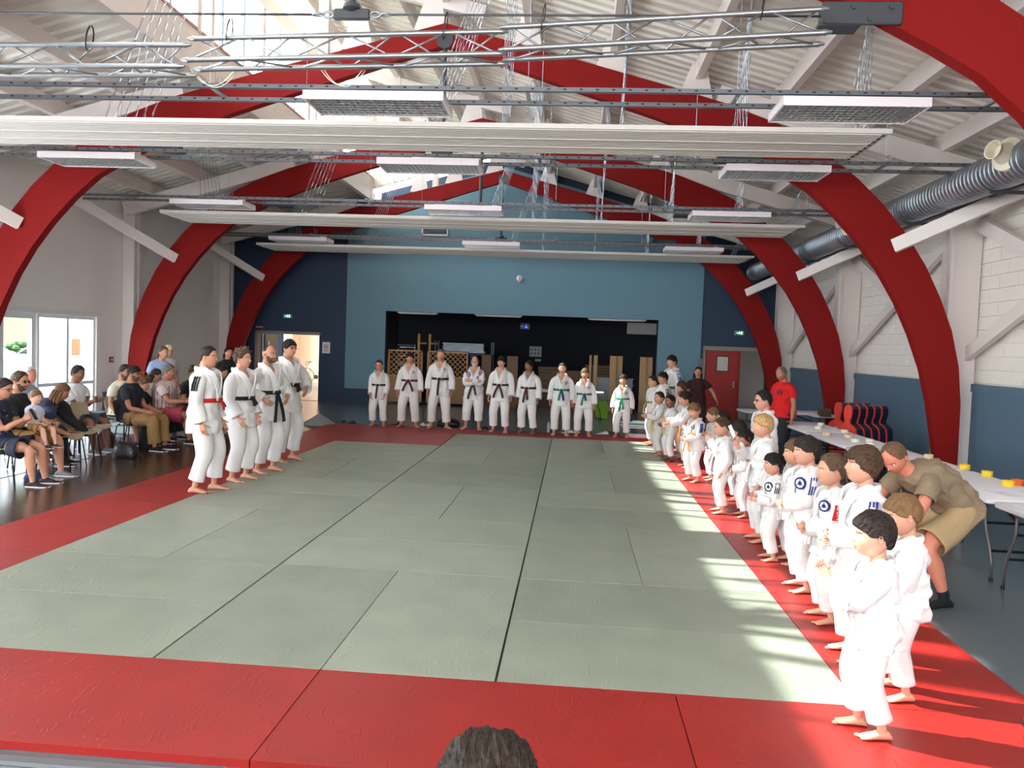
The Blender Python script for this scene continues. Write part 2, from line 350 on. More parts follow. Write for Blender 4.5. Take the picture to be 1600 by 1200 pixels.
# ---- monitor gables (white boards) at both ends above the arch
WB = mat('white_boarding', (.90, .90, .86), .6)
for yy, nm in ((18.32, 'wall_monitor_rear'), (YN+.1, 'wall_monitor_near')):
    e = bpy.data.objects.new(nm, None); C.objects.link(e); e['kind'] = 'structure'
    x = GX+.03; k = 0
    while x < 1.0:
        x2 = x+.20; xm = (x+x2)/2; zb = roof_z(xm, .0) if xm > GX else 6.0; zt = RIDGE-SL*(xm-XC)+.0
        if xm > XC: break
        if zt-zb > .05:
            b = MB(); b.box((xm, yy, (zb-.05+zt)/2), (.192, .03, zt-zb+.05)); b.build('board', WB, e)
        x = x2
    b = MB(); b.prism([(GX, 6.30), (XC, 7.35), (XC, RIDGE), (GX, RIDGE-SL*(GX-XC))], 'Y', yy+.02, yy+.05); b.build('backing_panel', WB, e)

# ---- roof: profiled steel deck. ribs run down the slope
def deck(name, x0, z0, x1, z1, ya, yb, pitch=.24, depth=.04):
    s = MB(); prof = []; y = ya
    while y < yb-1e-6:
        for dy, dz in ((0, 0), (.07, 0), (.09, depth), (.22, depth)):
            if y+dy <= yb: prof.append((y+dy, dz))
        y += pitch
    V = []; F = []
    for x, z in ((x0, z0), (x1, z1)):
        for yy, dz in prof: V.append((x, yy, z+dz))
    k = len(prof)
    for i in range(k-1): F.append((i, i+1, k+i+1, k+i))
    s.add(V, F)
    # weather skin above, so that the sheet has a thickness
    s.add([(x0, ya, z0+.10), (x0, yb, z0+.10), (x1, yb, z1+.10), (x1, ya, z1+.10)], [(0, 1, 2, 3)])
    return struct(name, s, DECK)
zr = lambda x: RIDGE-SL*(x-XC)
deck('ceiling_right', XR+.3, zr(XR+.3), GX-.35, zr(GX-.35), YN-.3, YF+.3)
deck('ceiling_left', XL-.3, roof_z(XL-.3), GX-.02, roof_z(GX), YN-.3, YF+.3)
# clerestory: fascia beam, glazing with posts, top beam
s = MB(); s.box((GX-.03, (YN+YF)/2, 6.25), (.14, YF-YN, .62)); s.box((GX-.05, (YN+YF)/2, 6.585), (.2, YF-YN, .05), mi=1)
struct('trim_5', s, [WHITE_P, mat('bare_pink_timber', (.72, .52, .47), .7)])
s = MB(); s.box((GX, (YN+YF)/2, 8.13), (.16, YF-YN, .34)); struct('trim_6', s, WHITE_P)
cl = bpy.data.objects.new('window_3', None); C.objects.link(cl); cl['kind'] = 'structure'
GB = mat('pale_blue_mullion', (.62, .72, .80), .4)
mul = MB(); mul.box((0, 0, 0), (.06, .055, 1.55)); mulm = mul.mesh('mullion', GB)
big = MB(); big.box((0, 0, 0), (.10, .13, 1.6)); bigm = big.mesh('post', WHITE_P)
pan = MB(); pan.box((0, 0, 0), (.01, .78, 1.48)); panm = pan.mesh('pane', GLASS)
y = YN+.1; i = 0
while y < 18.3:
    isbig = i % 3 == 0
    o = bpy.data.objects.new('post' if isbig else 'mullion', bigm if isbig else mulm); C.objects.link(o); o.parent = cl; o.location = (GX, y, 7.36)
    if y+.84 < 18.4:
        g = bpy.data.objects.new('pane', panm); C.objects.link(g); g.parent = cl; g.location = (GX, y+.42, 7.36)
    y += .84; i += 1

# ---- purlins and rafters
PX = [XC+d for d in (1.3, 2.6, 3.9, 5.15, 6.4, 7.55)]
for i, x in enumerate(PX):
    s = MB(); z = roof_z(x)-.14
    s.beam((x, YN, z), (x, YF, z), .11, .26); o = s.build('purlin', WHITE_P); tag(o, kind='structure')
for x in (-9.3, -8.15, -7.0):
    s = MB(); z = roof_z(x)-.14; s.beam((x, YN, z), (x, YF, z), .11, .26); o = s.build('purlin', WHITE_P); tag(o, kind='structure')
for x in (-4.7, -3.73, -2.6, -1.8, -.5+.0):
    if x > XC: continue
    s = MB(); z = zr(x)-.13; s.beam((x, YN, z), (x, 18.3, z), .10, .22); o = s.build('purlin', WHITE_P); tag(o, kind='structure')
# ---- arches with their frames
OUT = [(0, 6.86), (1.1, 6.57), (2.1, 6.31), (3.5, 5.93), (4.3, 5.70), (4.95, 5.46), (5.45, 5.22), (5.9, 4.93), (6.3, 4.62), (6.7, 4.24), (7.05, 3.82), (7.36, 3.35), (7.6, 2.88), (7.8, 2.38), (7.93, 1.85), (7.99, 1.3), (8.0, .6), (8.0, 0)]
INN = [(0, 6.52), (1.0, 6.21), (2.0, 5.88), (2.7, 5.66), (3.4, 5.43), (4.1, 5.17), (4.7, 4.91), (5.2, 4.65), (5.6, 4.42), (6.0, 4.07), (6.38, 3.66), (6.7, 3.24), (6.97, 2.80), (7.2, 2.32), (7.4, 1.80), (7.54, 1.25), (7.66, .6), (7.73, 0)]
for ai, Y in enumerate(ARCH_Y):
    s = MB(); n = len(OUT)
    ring = [(XC+d, z) for d, z in OUT[::-1]]+[(XC-d, z) for d, z in OUT[1:]]
    rin = [(XC+d, z) for d, z in INN[::-1]]+[(XC-d, z) for d, z in INN[1:]]
    k = len(ring); V = []
    for y in (Y-.08, Y+.08):
        V += [(a, y, b) for a, b in ring]+[(a, y, b) for a, b in rin]
    Fc = []
    for i in range(k-1):
        Fc += [(i, i+1, k+i+1, k+i), (2*k+i, 3*k+i, 3*k+i+1, 2*k+i+1), (i, 2*k+i, 2*k+i+1, i+1), (k+i, k+i+1, 3*k+i+1, 3*k+i)]
    Fc += [(0, k, 3*k, 2*k), (k-1, 3*k-1, 4*k-1, 2*k-1)]
    s.add(V, Fc)
    nm = ['behind the viewer', 'nearest in view, crossing the top right corner', 'second, with its left leg at the picture edge', 'third, left leg behind the standing women', 'last, in front of the blue rear wall'][ai]
    a = s.build('timber_arch', RED_P, smooth=.5); tag(a, 'big red laminated timber arch, '+nm, 'arch')
    # straight principal rafters over the haunches, spacer blocks, monitor post
    for sg in (-1, 1):
        s = MB()
        x0 = XC+sg*4.2; x1 = XR-.15 if sg > 0 else XL+.15
        zz = lambda x: roof_z(x)-.42
        s.beam((x0, Y+.0, zz(x0)), (x1, Y+.0, zz(x1)), .14, .30)
        o = s.build('rafter', WHITE_P); tag(o, kind='structure')
    for d in [p-XC for p in PX[:4]]+[-2.35, -1.35, -.2]:
        x = XC+d; zb = 6.84-.262*abs(d); s = MB(); zt = roof_z(x)-.02
        s.prism([(x-.30, zb-.02), (x+.22, zb-.06-.0), (x+.10, zt), (x-.10, zt)], 'Y', Y-.045, Y+.045)
        o = s.build('spacer_block', WHITE_P); tag(o, kind='structure')
    s = MB(); s.box((-3.73, Y, (6.32+7.75)/2), (.16, .12, 1.45)); s.beam((-3.73, Y, 7.62), (GX, Y, 8.2), .1, .22); s.beam((-3.73, Y, 7.62), (XC+.6, Y, 7.05), .1, .2)
    s.box((GX+.0, Y, 6.9), (.12, .10, 2.2)); o = s.build('monitor_frame', WHITE_P); tag(o, kind='structure')
    # wall columns
    for sg in (-1, 1):
        xx = XR-.23 if sg > 0 else XL+.14; w = .42 if sg > 0 else .26
        s = MB(); zc = 4.75
        s.box((xx, Y+.30, zc/2), (w, .26, zc)); s.box((xx-sg*(w/2+.03), Y+.15, zc/2), (.05, .10, zc)); s.box((xx-sg*(w/2+.03), Y+.36, zc/2), (.05, .10, zc))
        o = s.build('wall_column', WHITE_P); tag(o, kind='structure')
        # knee strut from the arch shoulder up and back to the wall
        x1 = XC+sg*6.88; s = MB()
        e = (XR-.08, Y-1.15, 4.32) if sg > 0 else (XL+.06, Y-1.95, 4.68)
        s.beam((x1, Y-.10, 3.62), e, .10, .20); o = s.build('knee_strut', WHITE_P); tag(o, kind='structure')
    # tie plate, hanger rod and hub
    s = MB(); s.lathe([(.0, 0), (.13, .0), (.13, .03), (0, .03)], 16, (XC, Y-.10, 6.60), 'Y'); s.tube([(XC, Y-.02, 6.58), (XC, Y-.02, 4.98)], .035, 10)
    s.lathe([(.03, .06), (.075, .04), (.085, 0), (.03, -.03)], 12, (XC, Y-.02, 4.98)); s.box((XC, Y-.02, 4.93), (.34, .05, .10), bev=.012)
    t = thing('tie_rod_hanger', 'grey steel hanger rod with hub under the '+['hidden arch behind the viewer', 'nearest visible arch', 'second visible arch', 'third visible arch', 'last arch by the blue wall'][ai], 'hanger', (0, 0, 0)); s.build('rod', DARKM, t, smooth=.6)
    s = MB()
    for sg in (-1, 1):
        for q in (0, 1):
            cx = XC+sg*(.22+q*.10); s.tube([(cx+.05*math.cos(a), Y-.02+(.028*math.sin(a) if q else 0), 4.93+(.028*math.sin(a) if not q else 0)) for a in np.linspace(0, 2*PI, 11)], .011, 5, cap=False)
    s.build('shackle', STEEL, t, smooth=True)['kind'] = 'stuff'
    s = MB()
    for sg in (-1, 1):
        e = (XC+sg*4.25, Y-.03, 4.93); s.tube([(XC+sg*.35, Y-.02, 4.93), e], .011, 5)
    s.build('tie_cable', DARKM, t, smooth=True)
    for sg in (-1, 1):
        s = MB(); x0 = XC+sg*4.25; x1 = XC+sg*4.90
        s.box(((x0+x1)/2, Y-.10, 4.93), (x1-x0 if sg > 0 else x0-x1, .035, .20), bev=.012); s.box(((x0+x1)/2-sg*.2, Y, 4.84), (abs(x1-x0)*.55, .2, .03))
        s.box((x0, Y-.04, 4.93), (.05, .16, .18)); b = s.build('tie_bracket', DARKM, t)
        s = MB()
        for bx, bz in ((x1-sg*.10, 4.98), (x1-sg*.28, 4.88), (x1-sg*.42, 4.98)): s.lathe([(0, -.02), (.026, -.02), (.026, .01), (0, .01)], 8, (bx, Y-.115, bz), 'Y')
        s.build('bolt', DARKM, b)['kind'] = 'stuff'
# wall X-bracing on the right wall
for bi in range(len(ARCH_Y)-1):
    ya, yb = ARCH_Y[bi]+.35, ARCH_Y[bi+1]+.05
    s = MB(); s.beam((XR-.13, yb+.25, 2.0), (XR-.13, ya-.2, 4.25), .09, .20); o = s.build('wall_brace', WHITE_P); tag(o, kind='structure')
    s = MB(); s.beam((XR-.24, yb+.2, 4.15), (XR-.24, ya-.1, 2.0), .09, .20); o = s.build('wall_brace', WHITE_P); tag(o, kind='structure')
# ================================================================== MATS
mats_done = []
def tatami(x0, x1, y0, y1, red):
    g = .003; gx0 = .012 if x0 in (-2, 0) else g
    w, d = x1-x0-g-gx0, y1-y0-2*g
    key = (round(w, 3), round(d, 3), red)
    if key not in MESHC:
        s = MB(); s.box((0, 0, .02), (w, d, .04), bev=.0006); MESHC[key] = s.mesh('tatami_mat', REDM if red else GREYM)
    o = bpy.data.objects.new('tatami_mat', MESHC[key]); C.objects.link(o)
    o.location = ((x0+gx0+x1-g)/2, (y0+y1)/2, random.uniform(0, .0012))
    mats_done.append((o, x0, x1, y0, y1, red))
MESHC = {}
ORD = ['nearest', 'second', 'third', 'fourth', 'fifth', 'sixth', 'seventh', 'eighth', 'ninth', 'tenth', 'eleventh', 'twelfth', 'thirteenth', 'fourteenth']
def column(x, seq, red=False):
    y = 0 if not red else seq[0][1]
    for kind, y0 in seq:
        if kind == 'H': tatami(x, x+2, y0, y0+1, red)
        else: tatami(x, x+1, y0, y0+2, red); tatami(x+1, x+2, y0, y0+2, red)
column(-4, [('H', 0), ('H', 1), ('V', 2), ('H', 4), ('H', 5), ('V', 6), ('H', 8), ('H', 9)])
column(-2, [('V', 0), ('H', 2), ('H', 3), ('V', 4), ('H', 6), ('H', 7), ('V', 8), ('H', 10), ('H', 11)])
column(0, [('H', 0), ('H', 1), ('V', 2), ('H', 4), ('H', 5), ('V', 6), ('H', 8), ('H', 9), ('V', 10)])
column(-4, [('V', 10)], True)
for x in (-5, -3, -1, 1): tatami(x, x+2, -1, 0, True); tatami(x, x+2, 12, 13, True)
for y in range(0, 12, 2): tatami(-5, -4, y, y+2, True); tatami(2, 3, y, y+2, True)
bands = {}
for o, x0, x1, y0, y1, red in mats_done:
    if red:
        k = 'front edge band' if y0 < 0 else 'far edge band' if y0 >= 12 else 'left edge band' if x0 == -5 else 'right edge band' if x0 == 2 else 'far left notch'
    else: k = {-4: 'left', -3: 'left', -2: 'middle', -1: 'middle', 0: 'right', 1: 'right'}[x0]+' grey column'
    bands.setdefault(k, []).append((o, x0, x1, y0, y1, red))
for k, L in bands.items():
    if 'front' in k or 'far edge' in k or 'notch' in k:
        L.sort(key=lambda t: t[1])
        for i, t in enumerate(L): tag(t[0], 'red tatami mat, %s, %s from left' % (k, ['first', 'second', 'third', 'fourth'][i]), 'mat', 'red tatami mats of the border')
    else:
        L.sort(key=lambda t: (t[3], t[1])); ys = sorted({t[3] for t in L})
        for t in L:
            side = ''
            if t[4]-t[3] == 2 and not t[5]: side = ', left of its pair' if t[1] % 2 == 0 else ', right of its pair'
            tag(t[0], '%s tatami mat, %s row of the %s%s' % ('red' if t[5] else 'grey-green', ORD[ys.index(t[3])], k.replace(' grey', ''), side), 'mat', 'red tatami mats of the border' if t[5] else 'grey-green tatami mats')

# ================================================================== HANGING CEILING GEAR
def light_fixture(x0, x1, y, z, lit, label):
    t = thing('ceiling_light', label, 'light', ((x0+x1)/2, y, z), 0, 'ceiling lights with grid louvres'); L = x1-x0
    s = MB(); h = .085; w = .58
    s.box((0, -w/2, h/2), (L, .02, h)); s.box((0, w/2, h/2), (L, .02, h)); s.box((-L/2+.01, 0, h/2), (.02, w, h)); s.box((L/2-.01, 0, h/2), (.02, w, h)); s.box((0, 0, h), (L, w, .015))
    s.build('housing', PLASTW, t)
    s = MB(); nn = 22
    for k in range(1, nn): s.box((-L/2+L*k/nn, 0, .02), (.004, w-.04, .035))
    for k in range(1, 7): s.box((0, -w/2+w*k/7, .02), (L-.04, .004, .035))
    s.box((0, 0, .062), (L-.04, w-.04, .006)); o = s.build('louvre', LOUV, t)
    s = MB()
    for sy in (-.15, .15): s.tube([(-L/2+.06, sy, .05), (L/2-.06, sy, .05)], .013, 6)
    s.build('tube', mat('unlit_tube', (.95, .95, .95), .3), t, smooth=True)
    s = MB(); s.box((.55, 0, .13), (.10, .12, .09)); s.build('junction_box', PLASTW, t)
LOUV = mat('mirror_louvre', (.85, .85, .85), .3, .85)
LR = [('front row', 3.55+.29, [(-8.6, -7.1), (-2.45, -1.02), (2.28, 3.66)]), ('second row', 6.35+.29, [(-7.25, -5.82), (-2.4, -1.0), (2.28, 3.62)]), ('third row', 9.9+.29, [(-7.2, -5.8), (-2.42, -1.02), (2.36, 3.72)]), ('far row', 14.8+.29, [(-7.25, -5.78), (-2.42, -1.02), (2.46, 3.82)])]
for rn, y, xs in LR:
    for i, (a, b) in enumerate(xs):
        light_fixture(a, b, y, 4.33, i == 2, 'white louvred ceiling light, %s, %s' % (rn, ['on the left', 'in the middle', 'on the right'][i]))
    t = thing('strut_rail', 'pair of slotted steel rails carrying the %s of ceiling lights' % rn, 'rail', (0, y, 4.47), 0, 'slotted steel rails')
    for q, dy in ((0, -.22), (1, .22)):
        s = MB(); xe = 5.6 if rn != 'front row' else 5.2
        s.box(((xe-9.2)/2, dy, .02), (xe+9.2, .045, .004)); s.box(((xe-9.2)/2, dy-.021, 0), (xe+9.2, .004, .04)); s.box(((xe-9.2)/2, dy+.021, 0), (xe+9.2, .004, .04))
        s.build('rail', STRUT, t)
        s = MB(); x = -9.1
        while x < xe-.1: s.box((x, dy-.0235, .002), (.03, .002, .014)); x += .16
        s.build('slots', BLACKM, t)['kind'] = 'stuff'
    for x in (-6.2, -3.5, -.2, 1.9, 4.4):
        s = MB(); zt = (roof_z(x) if x < GX or x > XC else zr(x))-.2-4.47
        s.tube([(x, 0, .0), (x, 0, zt)], .003, 4); s.box((x, 0, .03), (.04, .5, .02)); s.tube([(x+.05+.03*math.cos(a), 0, .12+.05*math.sin(a)) for a in np.linspace(0, 2*PI, 9)], .005, 4, cap=False); s.build('hanger_hook', STEEL, t)
# slatted white radiant panels
def chain(s, p0, p1, r=.012):
    """oval steel links, alternately turned"""
    p0 = np.array(p0); p1 = np.array(p1); L = np.linalg.norm(p1-p0); d = (p1-p0)/L
    a = np.cross(d, (0, 1.0, 0)); a /= np.linalg.norm(a); b = np.cross(d, a); n = max(2, int(L/.13))
    for i in range(n):
        c = p0+d*(i+.5)*L/n; u = a if i % 2 else b; hl = L/n*.56
        pts = [c-d*hl, c-d*hl*.5+u*r, c+d*hl*.5+u*r, c+d*hl, c+d*hl*.5-u*r, c-d*hl*.5-u*r, c-d*hl]
        s.tube(pts, .0035, 3, cap=False)
for pn, y0, y1, xa, xb, z in (('nearest', 4.22, 5.28, -8.6, 3.56, 4.28), ('middle', 10.45, 11.70, -7.68, 4.46, 4.27), ('farthest', 15.2, 16.45, -7.72, 4.62, 4.27)):
    t = thing('slatted_ceiling_panel', 'long white slatted panel hung across the hall, %s of the three' % pn, 'panel', ((xa+xb)/2, y0, z), 0, 'white slatted hanging panels'); L = xb-xa; W = y1-y0
    n = 15
    for k in range(n):
        wv = W/n; s = MB(); big_ = k in (5, 10)
        s.prism([(k*wv+.006, .0), (k*wv+wv*.25, -.034 if not big_ else -.042), (k*wv+wv*.72, -.034 if not big_ else -.042), ((k+1)*wv-.006, .0), ((k+1)*wv-.006, .012), (k*wv+.006, .012)], 'X', -L/2, L/2-.10)
        s.build('slat', SLATW, t)
    s = MB(); s.box((0, -.01, .0), (L, .02, .05)); s.box((0, W+.01, .03), (L, .02, .05)); s.box((L/2-.01, W/2, .0), (.025, W, .02)); s.box((-L/2+.01, W/2, .0), (.025, W, .02)); s.box((0, W/2, .02), (L-.1, W, .01)); s.build('panel_frame', SLATW, t)
    s = MB()
    for xj in (-L*.17, L*.17): s.box((xj, W/2, -.022), (.20, W*.99, .012))
    s.build('joint_cover', SLATW, t)
    s = MB()
    for k in range(9): s.tube([(L/2-.06, .1+k*.13, -.01), (L/2-.02, .13+k*.13, -.01), (L/2-.05, .17+k*.13, -.01)], .006, 5)
    s.build('hook_row', DARKM, t)
    s = MB(); cx = (xa+xb)/2
    for px in (-6.9, -5.0, -1.35, -.5, .8, 2.1, 3.35, 4.2):
        if px > xb-.1: continue
        near = min([-8.15, -7.0]+PX+[-3.73, -2.6], key=lambda q: abs(q-px)); 
        zt = (roof_z(near) if near < GX or near > XC else zr(near))-.27-z
        for k in range(6):
            ya = .1+W*.16*k; chain(s, (px-cx, ya, .05), (near-cx+(.02*k), ya*.4+.1, zt), .011)
    s.build('chain', STEEL, t)
# ---- lighting truss of aluminium tube, hung from the tie cable
def truss(x0, x1, y, z, y2, z2, label, h=.24, w=.25):
    t = thing('lighting_truss', label, 'truss', (x0, y, z), math.atan2(y2-y, x1-x0), 'aluminium truss sections'); t.rotation_euler[1] = -math.atan2(z2-z, x1-x0); L = math.hypot(x1-x0, y2-y)
    corners = [(0, h/2), (-w/2, -h/2+.10), (w/2, -h/2)]
    corners = [(0, 0), (-w/2, -h), (w/2, -h)]
    for a, b in corners:
        s = MB(); s.tube([(0, a, b), (L, a, b)], .024, 12); s.lathe([(0, -.06), (.012, -.06), (.018, -.02), (.026, 0), (.026, .02), (0, .02)], 10, (0, a, b), 'X'); s.lathe([(0, -.02), (.026, -.02), (.026, 0), (.018, .02), (.012, .05), (0, .05)], 10, (L, a, b), 'X')
        s.build('chord', ALU, t, smooth=.7)
    n = max(3, int(L/.42))
    for p, q in ((0, 1), (1, 2), (2, 0)):
        for k in range(n):
            xa_, xb_ = L*(k+.06)/n, L*(k+.94)/n; A, B = (corners[p], corners[q]) if k % 2 else (corners[q], corners[p])
            s = MB(); s.tube([(xa_, *A), (xb_, *B)], .0095, 6); s.build('brace', ALU, t, smooth=True)
    for k in (.12, .82):
        s = MB(); xx = L*k
        for r in (.05, .062): s.tube([(xx+.02*math.cos(a), r*math.sin(a), .06+(r+.06)*math.cos(a)) for a in np.linspace(0, 2*PI, 13)], .004, 4, cap=False)
        s.build('safety_wire', BLACKM, t)
truss(-8.6, -3.38, 2.90, 4.58, 2.97, 4.64, 'aluminium lattice truss section at the top left')
truss(-3.28, -.38, 2.92, 4.68, 2.86, 4.74, 'aluminium lattice truss section between the other two')
truss(-.33, 2.33, 2.76, 4.74, 2.58, 4.83, 'aluminium lattice truss section ending under the near red arch')
# loose loops of cord between rail and truss
t = thing('cord_loops', 'thin pale cords drooping between the truss and the front rail', 'cord', (0, 0, 0))
s = MB()
for x0, x1, y, z, dz in ((-3.45, -3.0, 3.2, 4.5, .16), (-2.15, -1.75, 3.2, 4.5, .14), (-5.9, -5.6, 3.2, 4.5, .10)):
    for q in range(2): s.tube([(x0+(x1-x0)*u+.03*q, y, z-dz*(1+.1*q)*4*u*(1-u)) for u in np.linspace(0, 1, 12)], .0045, 4)
s.build('cord', mat('pale_cord', (.85, .84, .78), .6), t)['kind'] = 'stuff'

# ================================================================== DUCT
def duct(y0, y1, label):
    t = thing('ventilation_duct', label, 'duct', (5.52, y0, 4.30), 0, 'spiral steel ventilation ducts'); r = .22
    prof = []; y = 0
    while y < y1-y0:
        prof += [(r, y), (r, y+.07), (r+.010, y+.078), (r+.010, y+.092)]; y += .10
    s = MB(); s.lathe(prof, 24, (0, 0, 0), 'Y'); s.build('duct_tube', STEEL, t, smooth=.6)
    for yy in (.9, 3.4):
        if yy > y1-y0: continue
        s = MB(); s.box((.38, yy, -.25), (.9, .04, .04)); s.beam((.80, yy, -.25), (.80, yy, -.62), .03, .03); s.tube([(.0+(r+.012)*math.cos(a), yy, (r+.012)*math.sin(a)) for a in np.linspace(PI, 2*PI, 9)], .012, 5)
        s.build('duct_bracket', DARKM, t)
    s = MB(); dd = np.array((-.86, -.35, .12)); dd /= np.linalg.norm(dd)
    base = np.array((-.12, .35, .06))
    fr = Vector(dd).to_track_quat('Z', 'Y').to_matrix(); fr = np.array(fr)
    for prof in ([(.10, .0), (.19, .02), (.20, .06), (.195, .09), (.13, .12), (.105, .18), (.085, .24), (.10, .29), (.112, .31), (.10, .312), (.078, .28), (.078, .2), (0, .18)],):
        R = []
        for rr, zz in prof: R.append([base+fr @ np.array((rr*math.cos(2*PI*q/24), rr*math.sin(2*PI*q/24), zz)) for q in range(24)])
        s.rings(R, True)
    s.build('air_nozzle', mat('cream_plastic', (.90, .86, .78), .4), t, smooth=.6)
duct(5.1, 10.4, 'spiral steel duct with cream nozzle, nearest length along the right wall')
duct(10.4, 16.0, 'spiral steel duct, middle length behind the red arches')
duct(16.0, 19.2, 'spiral steel duct, far length running into the dark rear wall')
s = MB()
for dy in (0, .1): s.box((6.05-.0, 11.5, 4.32-dy), (.10, 15.6, .03))
tag(s.build('cable_tray', STRUT), 'dark perforated cable tray under the duct on the right wall', 'tray')

# ================================================================== TABLES, CHAIRS
TT = mat('white_table_top', (.88, .87, .88), .42, bump=.05, bscale=200); LEGM = mat('grey_tube_leg', (.42, .40, .40), .4, .4)
def folding_table(x, y, rz, label, L=1.83, W=.76):
    t = thing('folding_table', label, 'table', (x, y, 0), rz, 'white folding tables')
    s = MB(); r = .07; P = []
    for cx, cy, a0 in ((L/2-r, W/2-r, 0), (-L/2+r, W/2-r, PI/2), (-L/2+r, -W/2+r, PI), (L/2-r, -W/2+r, 3*PI/2)):
        for q in range(5): P.append((cx+r*math.cos(a0+q*PI/8), cy+r*math.sin(a0+q*PI/8)))
    rg = lambda k, z: [(a*(1-k/L*2), b*(1-k/W*2), z) for a, b in P]
    s.rings([rg(.01, .695), rg(0, .705), rg(0, .735), rg(.008, .742)]); s.build('table_top', TT, t, smooth=.6)
    for sx in (-1, 1):
        for sy in (-1, 1):
            s = MB(); xx = sx*(L/2-.22); yy = sy*(W/2-.10)
            s.tube([(xx, yy, .695), (xx, yy, .52), (xx+sx*.03, yy, .43), (xx+sx*.10, yy, .30), (xx+sx*.14, yy, .18), (xx+sx*.15, yy, .03)], .014, 8); l = s.build('leg', LEGM, t, smooth=True)
            s = MB(); s.lathe([(0, 0), (.018, 0), (.018, .035), (0, .035)], 8, (xx+sx*.15, yy, .003)); s.build('foot_cap', BLACKM, l)
        s = MB(); s.beam((sx*(L/2-.10), -W/2+.1, .27), (sx*(L/2-.10), W/2-.1, .27), .022, .022); s.beam((sx*(L/2-.2), -W/2+.1, .50), (sx*(L/2-.2), W/2-.1, .50), .02, .02); s.beam((sx*(L/2-.21), 0, .50), (sx*.2, 0, .68), .02, .02)
        s.build('cross_bar', BLACKM, t)
    return t
TBL = [(4.38, 1.78, 'nearest folding table, cut by the right picture edge'), (4.40, 3.70, 'folding table right behind the crouching man'), (4.42, 5.60, 'third folding table, below the near red arch foot'), (4.44, 7.50, 'fourth folding table, in front of the body-shaped cushions'), (4.46, 9.40, 'farthest table of the long row, beside the red-shirted man')]
for x, y, l in TBL: folding_table(x, y, PI/2, l)
folding_table(4.9, 12.9, .1, 'folding table standing alone by the red door')
folding_table(.05, 17.6, 0.0, 'folding table in front of the stage stacks', L=2.4)
tapes = {}
def tape(x, y, col, h, label, r=.055, z=.742):
    k = (col, h)
    if k not in tapes:
        s = MB(); s.lathe([(r*.45, 0), (r*.98, 0), (r, .004), (r, h-.004), (r*.98, h), (r*.45, h), (r*.45, 0)], 20, cap=False); tapes[k] = s.mesh('belt_roll', mat('belt_'+str(abs(hash(col)) % 99999), col, .8, bump=.2, bscale=120), smooth=.6)
    o = bpy.data.objects.new('belt_roll', tapes[k]); C.objects.link(o); o.location = (x, y, z); tag(o, label, 'belt', 'rolled belts on the tables')
wc = (.90, .87, .82); cc = (.86, .76, .62); yc = (.93, .78, .18); oc = (.88, .38, .10); gc = (.12, .42, .24); bc = (.08, .15, .50)
for i, (x, y, c, nm) in enumerate([(4.70, 9.7, wc, 'white belt roll at the far table corner'), (4.45, 9.0, wc, 'white belt roll left on the far table'), (4.72, 8.55, wc, 'white belt roll near the far table right edge'), (4.25, 7.95, cc, 'cream belt roll left on the fourth table'), (4.50, 7.75, cc, 'cream belt roll in the middle of the fourth table'), (4.40, 7.15, wc, 'white belt roll, left of three by the table joint'), (4.62, 7.20, wc, 'white belt roll, back one of three by the joint'), (4.46, 6.75, wc, 'white belt roll, front one of three by the joint'), (4.72, 6.75, cc, 'cream belt roll at the fourth table right edge'), (4.52, 5.95, cc, 'cream belt roll on the third table behind the tall brown-haired boy'), (4.60, 6.0, wc, 'white belt roll touching a cream one on the third table'), (4.74, 5.62, cc, 'cream belt roll above the crouching man head'), (4.74, 4.72, yc, 'yellow belt roll behind the crouching man neck'), (4.74, 4.25, yc, 'yellow belt roll behind the crouching man back'), (4.76, 3.72, oc, 'dark orange belt roll at the foot of the column'), (4.62, 3.62, yc, 'yellow belt roll beside the dark orange one'), (4.50, 2.62, oc, 'orange belt roll near the right picture edge'), (4.68, 2.66, gc, 'green belt roll by the orange one at the picture edge'), (4.45, 2.22, bc, 'blue belt roll at the right picture edge')]):
    tape(x, y, c, .045 if i < 12 else .055, nm)
PAP = mat('white_paper', (.93, .93, .96), .8)
for i, (x, y, a, nm) in enumerate([(4.35, 3.1, .2, 'white form sheet on the table behind the beige shirt'), (4.62, 3.2, -.1, 'white form sheet beside the column foot'), (4.25, 2.45, .4, 'white form sheet nearest the table corner'), (4.55, 1.9, .1, 'white form sheet under the blue belt roll'), (4.3, 1.95, -.3, 'white form sheet with a pen on the nearest table'), (4.6, 5.2, .1, 'white form sheet on the third table'), (4.3, 6.4, 0, 'white form sheet on the table joint'), (4.3, 9.6, .1, 'white form sheet on the farthest table')]):
    s = MB(); s.box((0, 0, 0), (.21, .297, .0016)); 
    for k in range(7): s.box((-.01, .11-k*.033, .0011), (.15-(k % 3)*.02, .004, .0004), mi=1)
    o = s.build('paper_sheet', [PAP, mat('grey_print', (.55, .55, .60), .8)]); o.location = (x, y, .7435); o.rotation_euler = (0, 0, a); tag(o, nm, 'paper', 'paper sheets on the tables')
s = MB(); s.tube([(-.07, 0, 0), (.06, 0, 0), (.075, 0, 0)], [.005, .005, .001], 6); o = s.build('pen', BLACKM); o.location = (4.22, 2.08, .75); o.rotation_euler = (0, 0, .7); tag(o, 'black pen on the form at the nearest table', 'pen')
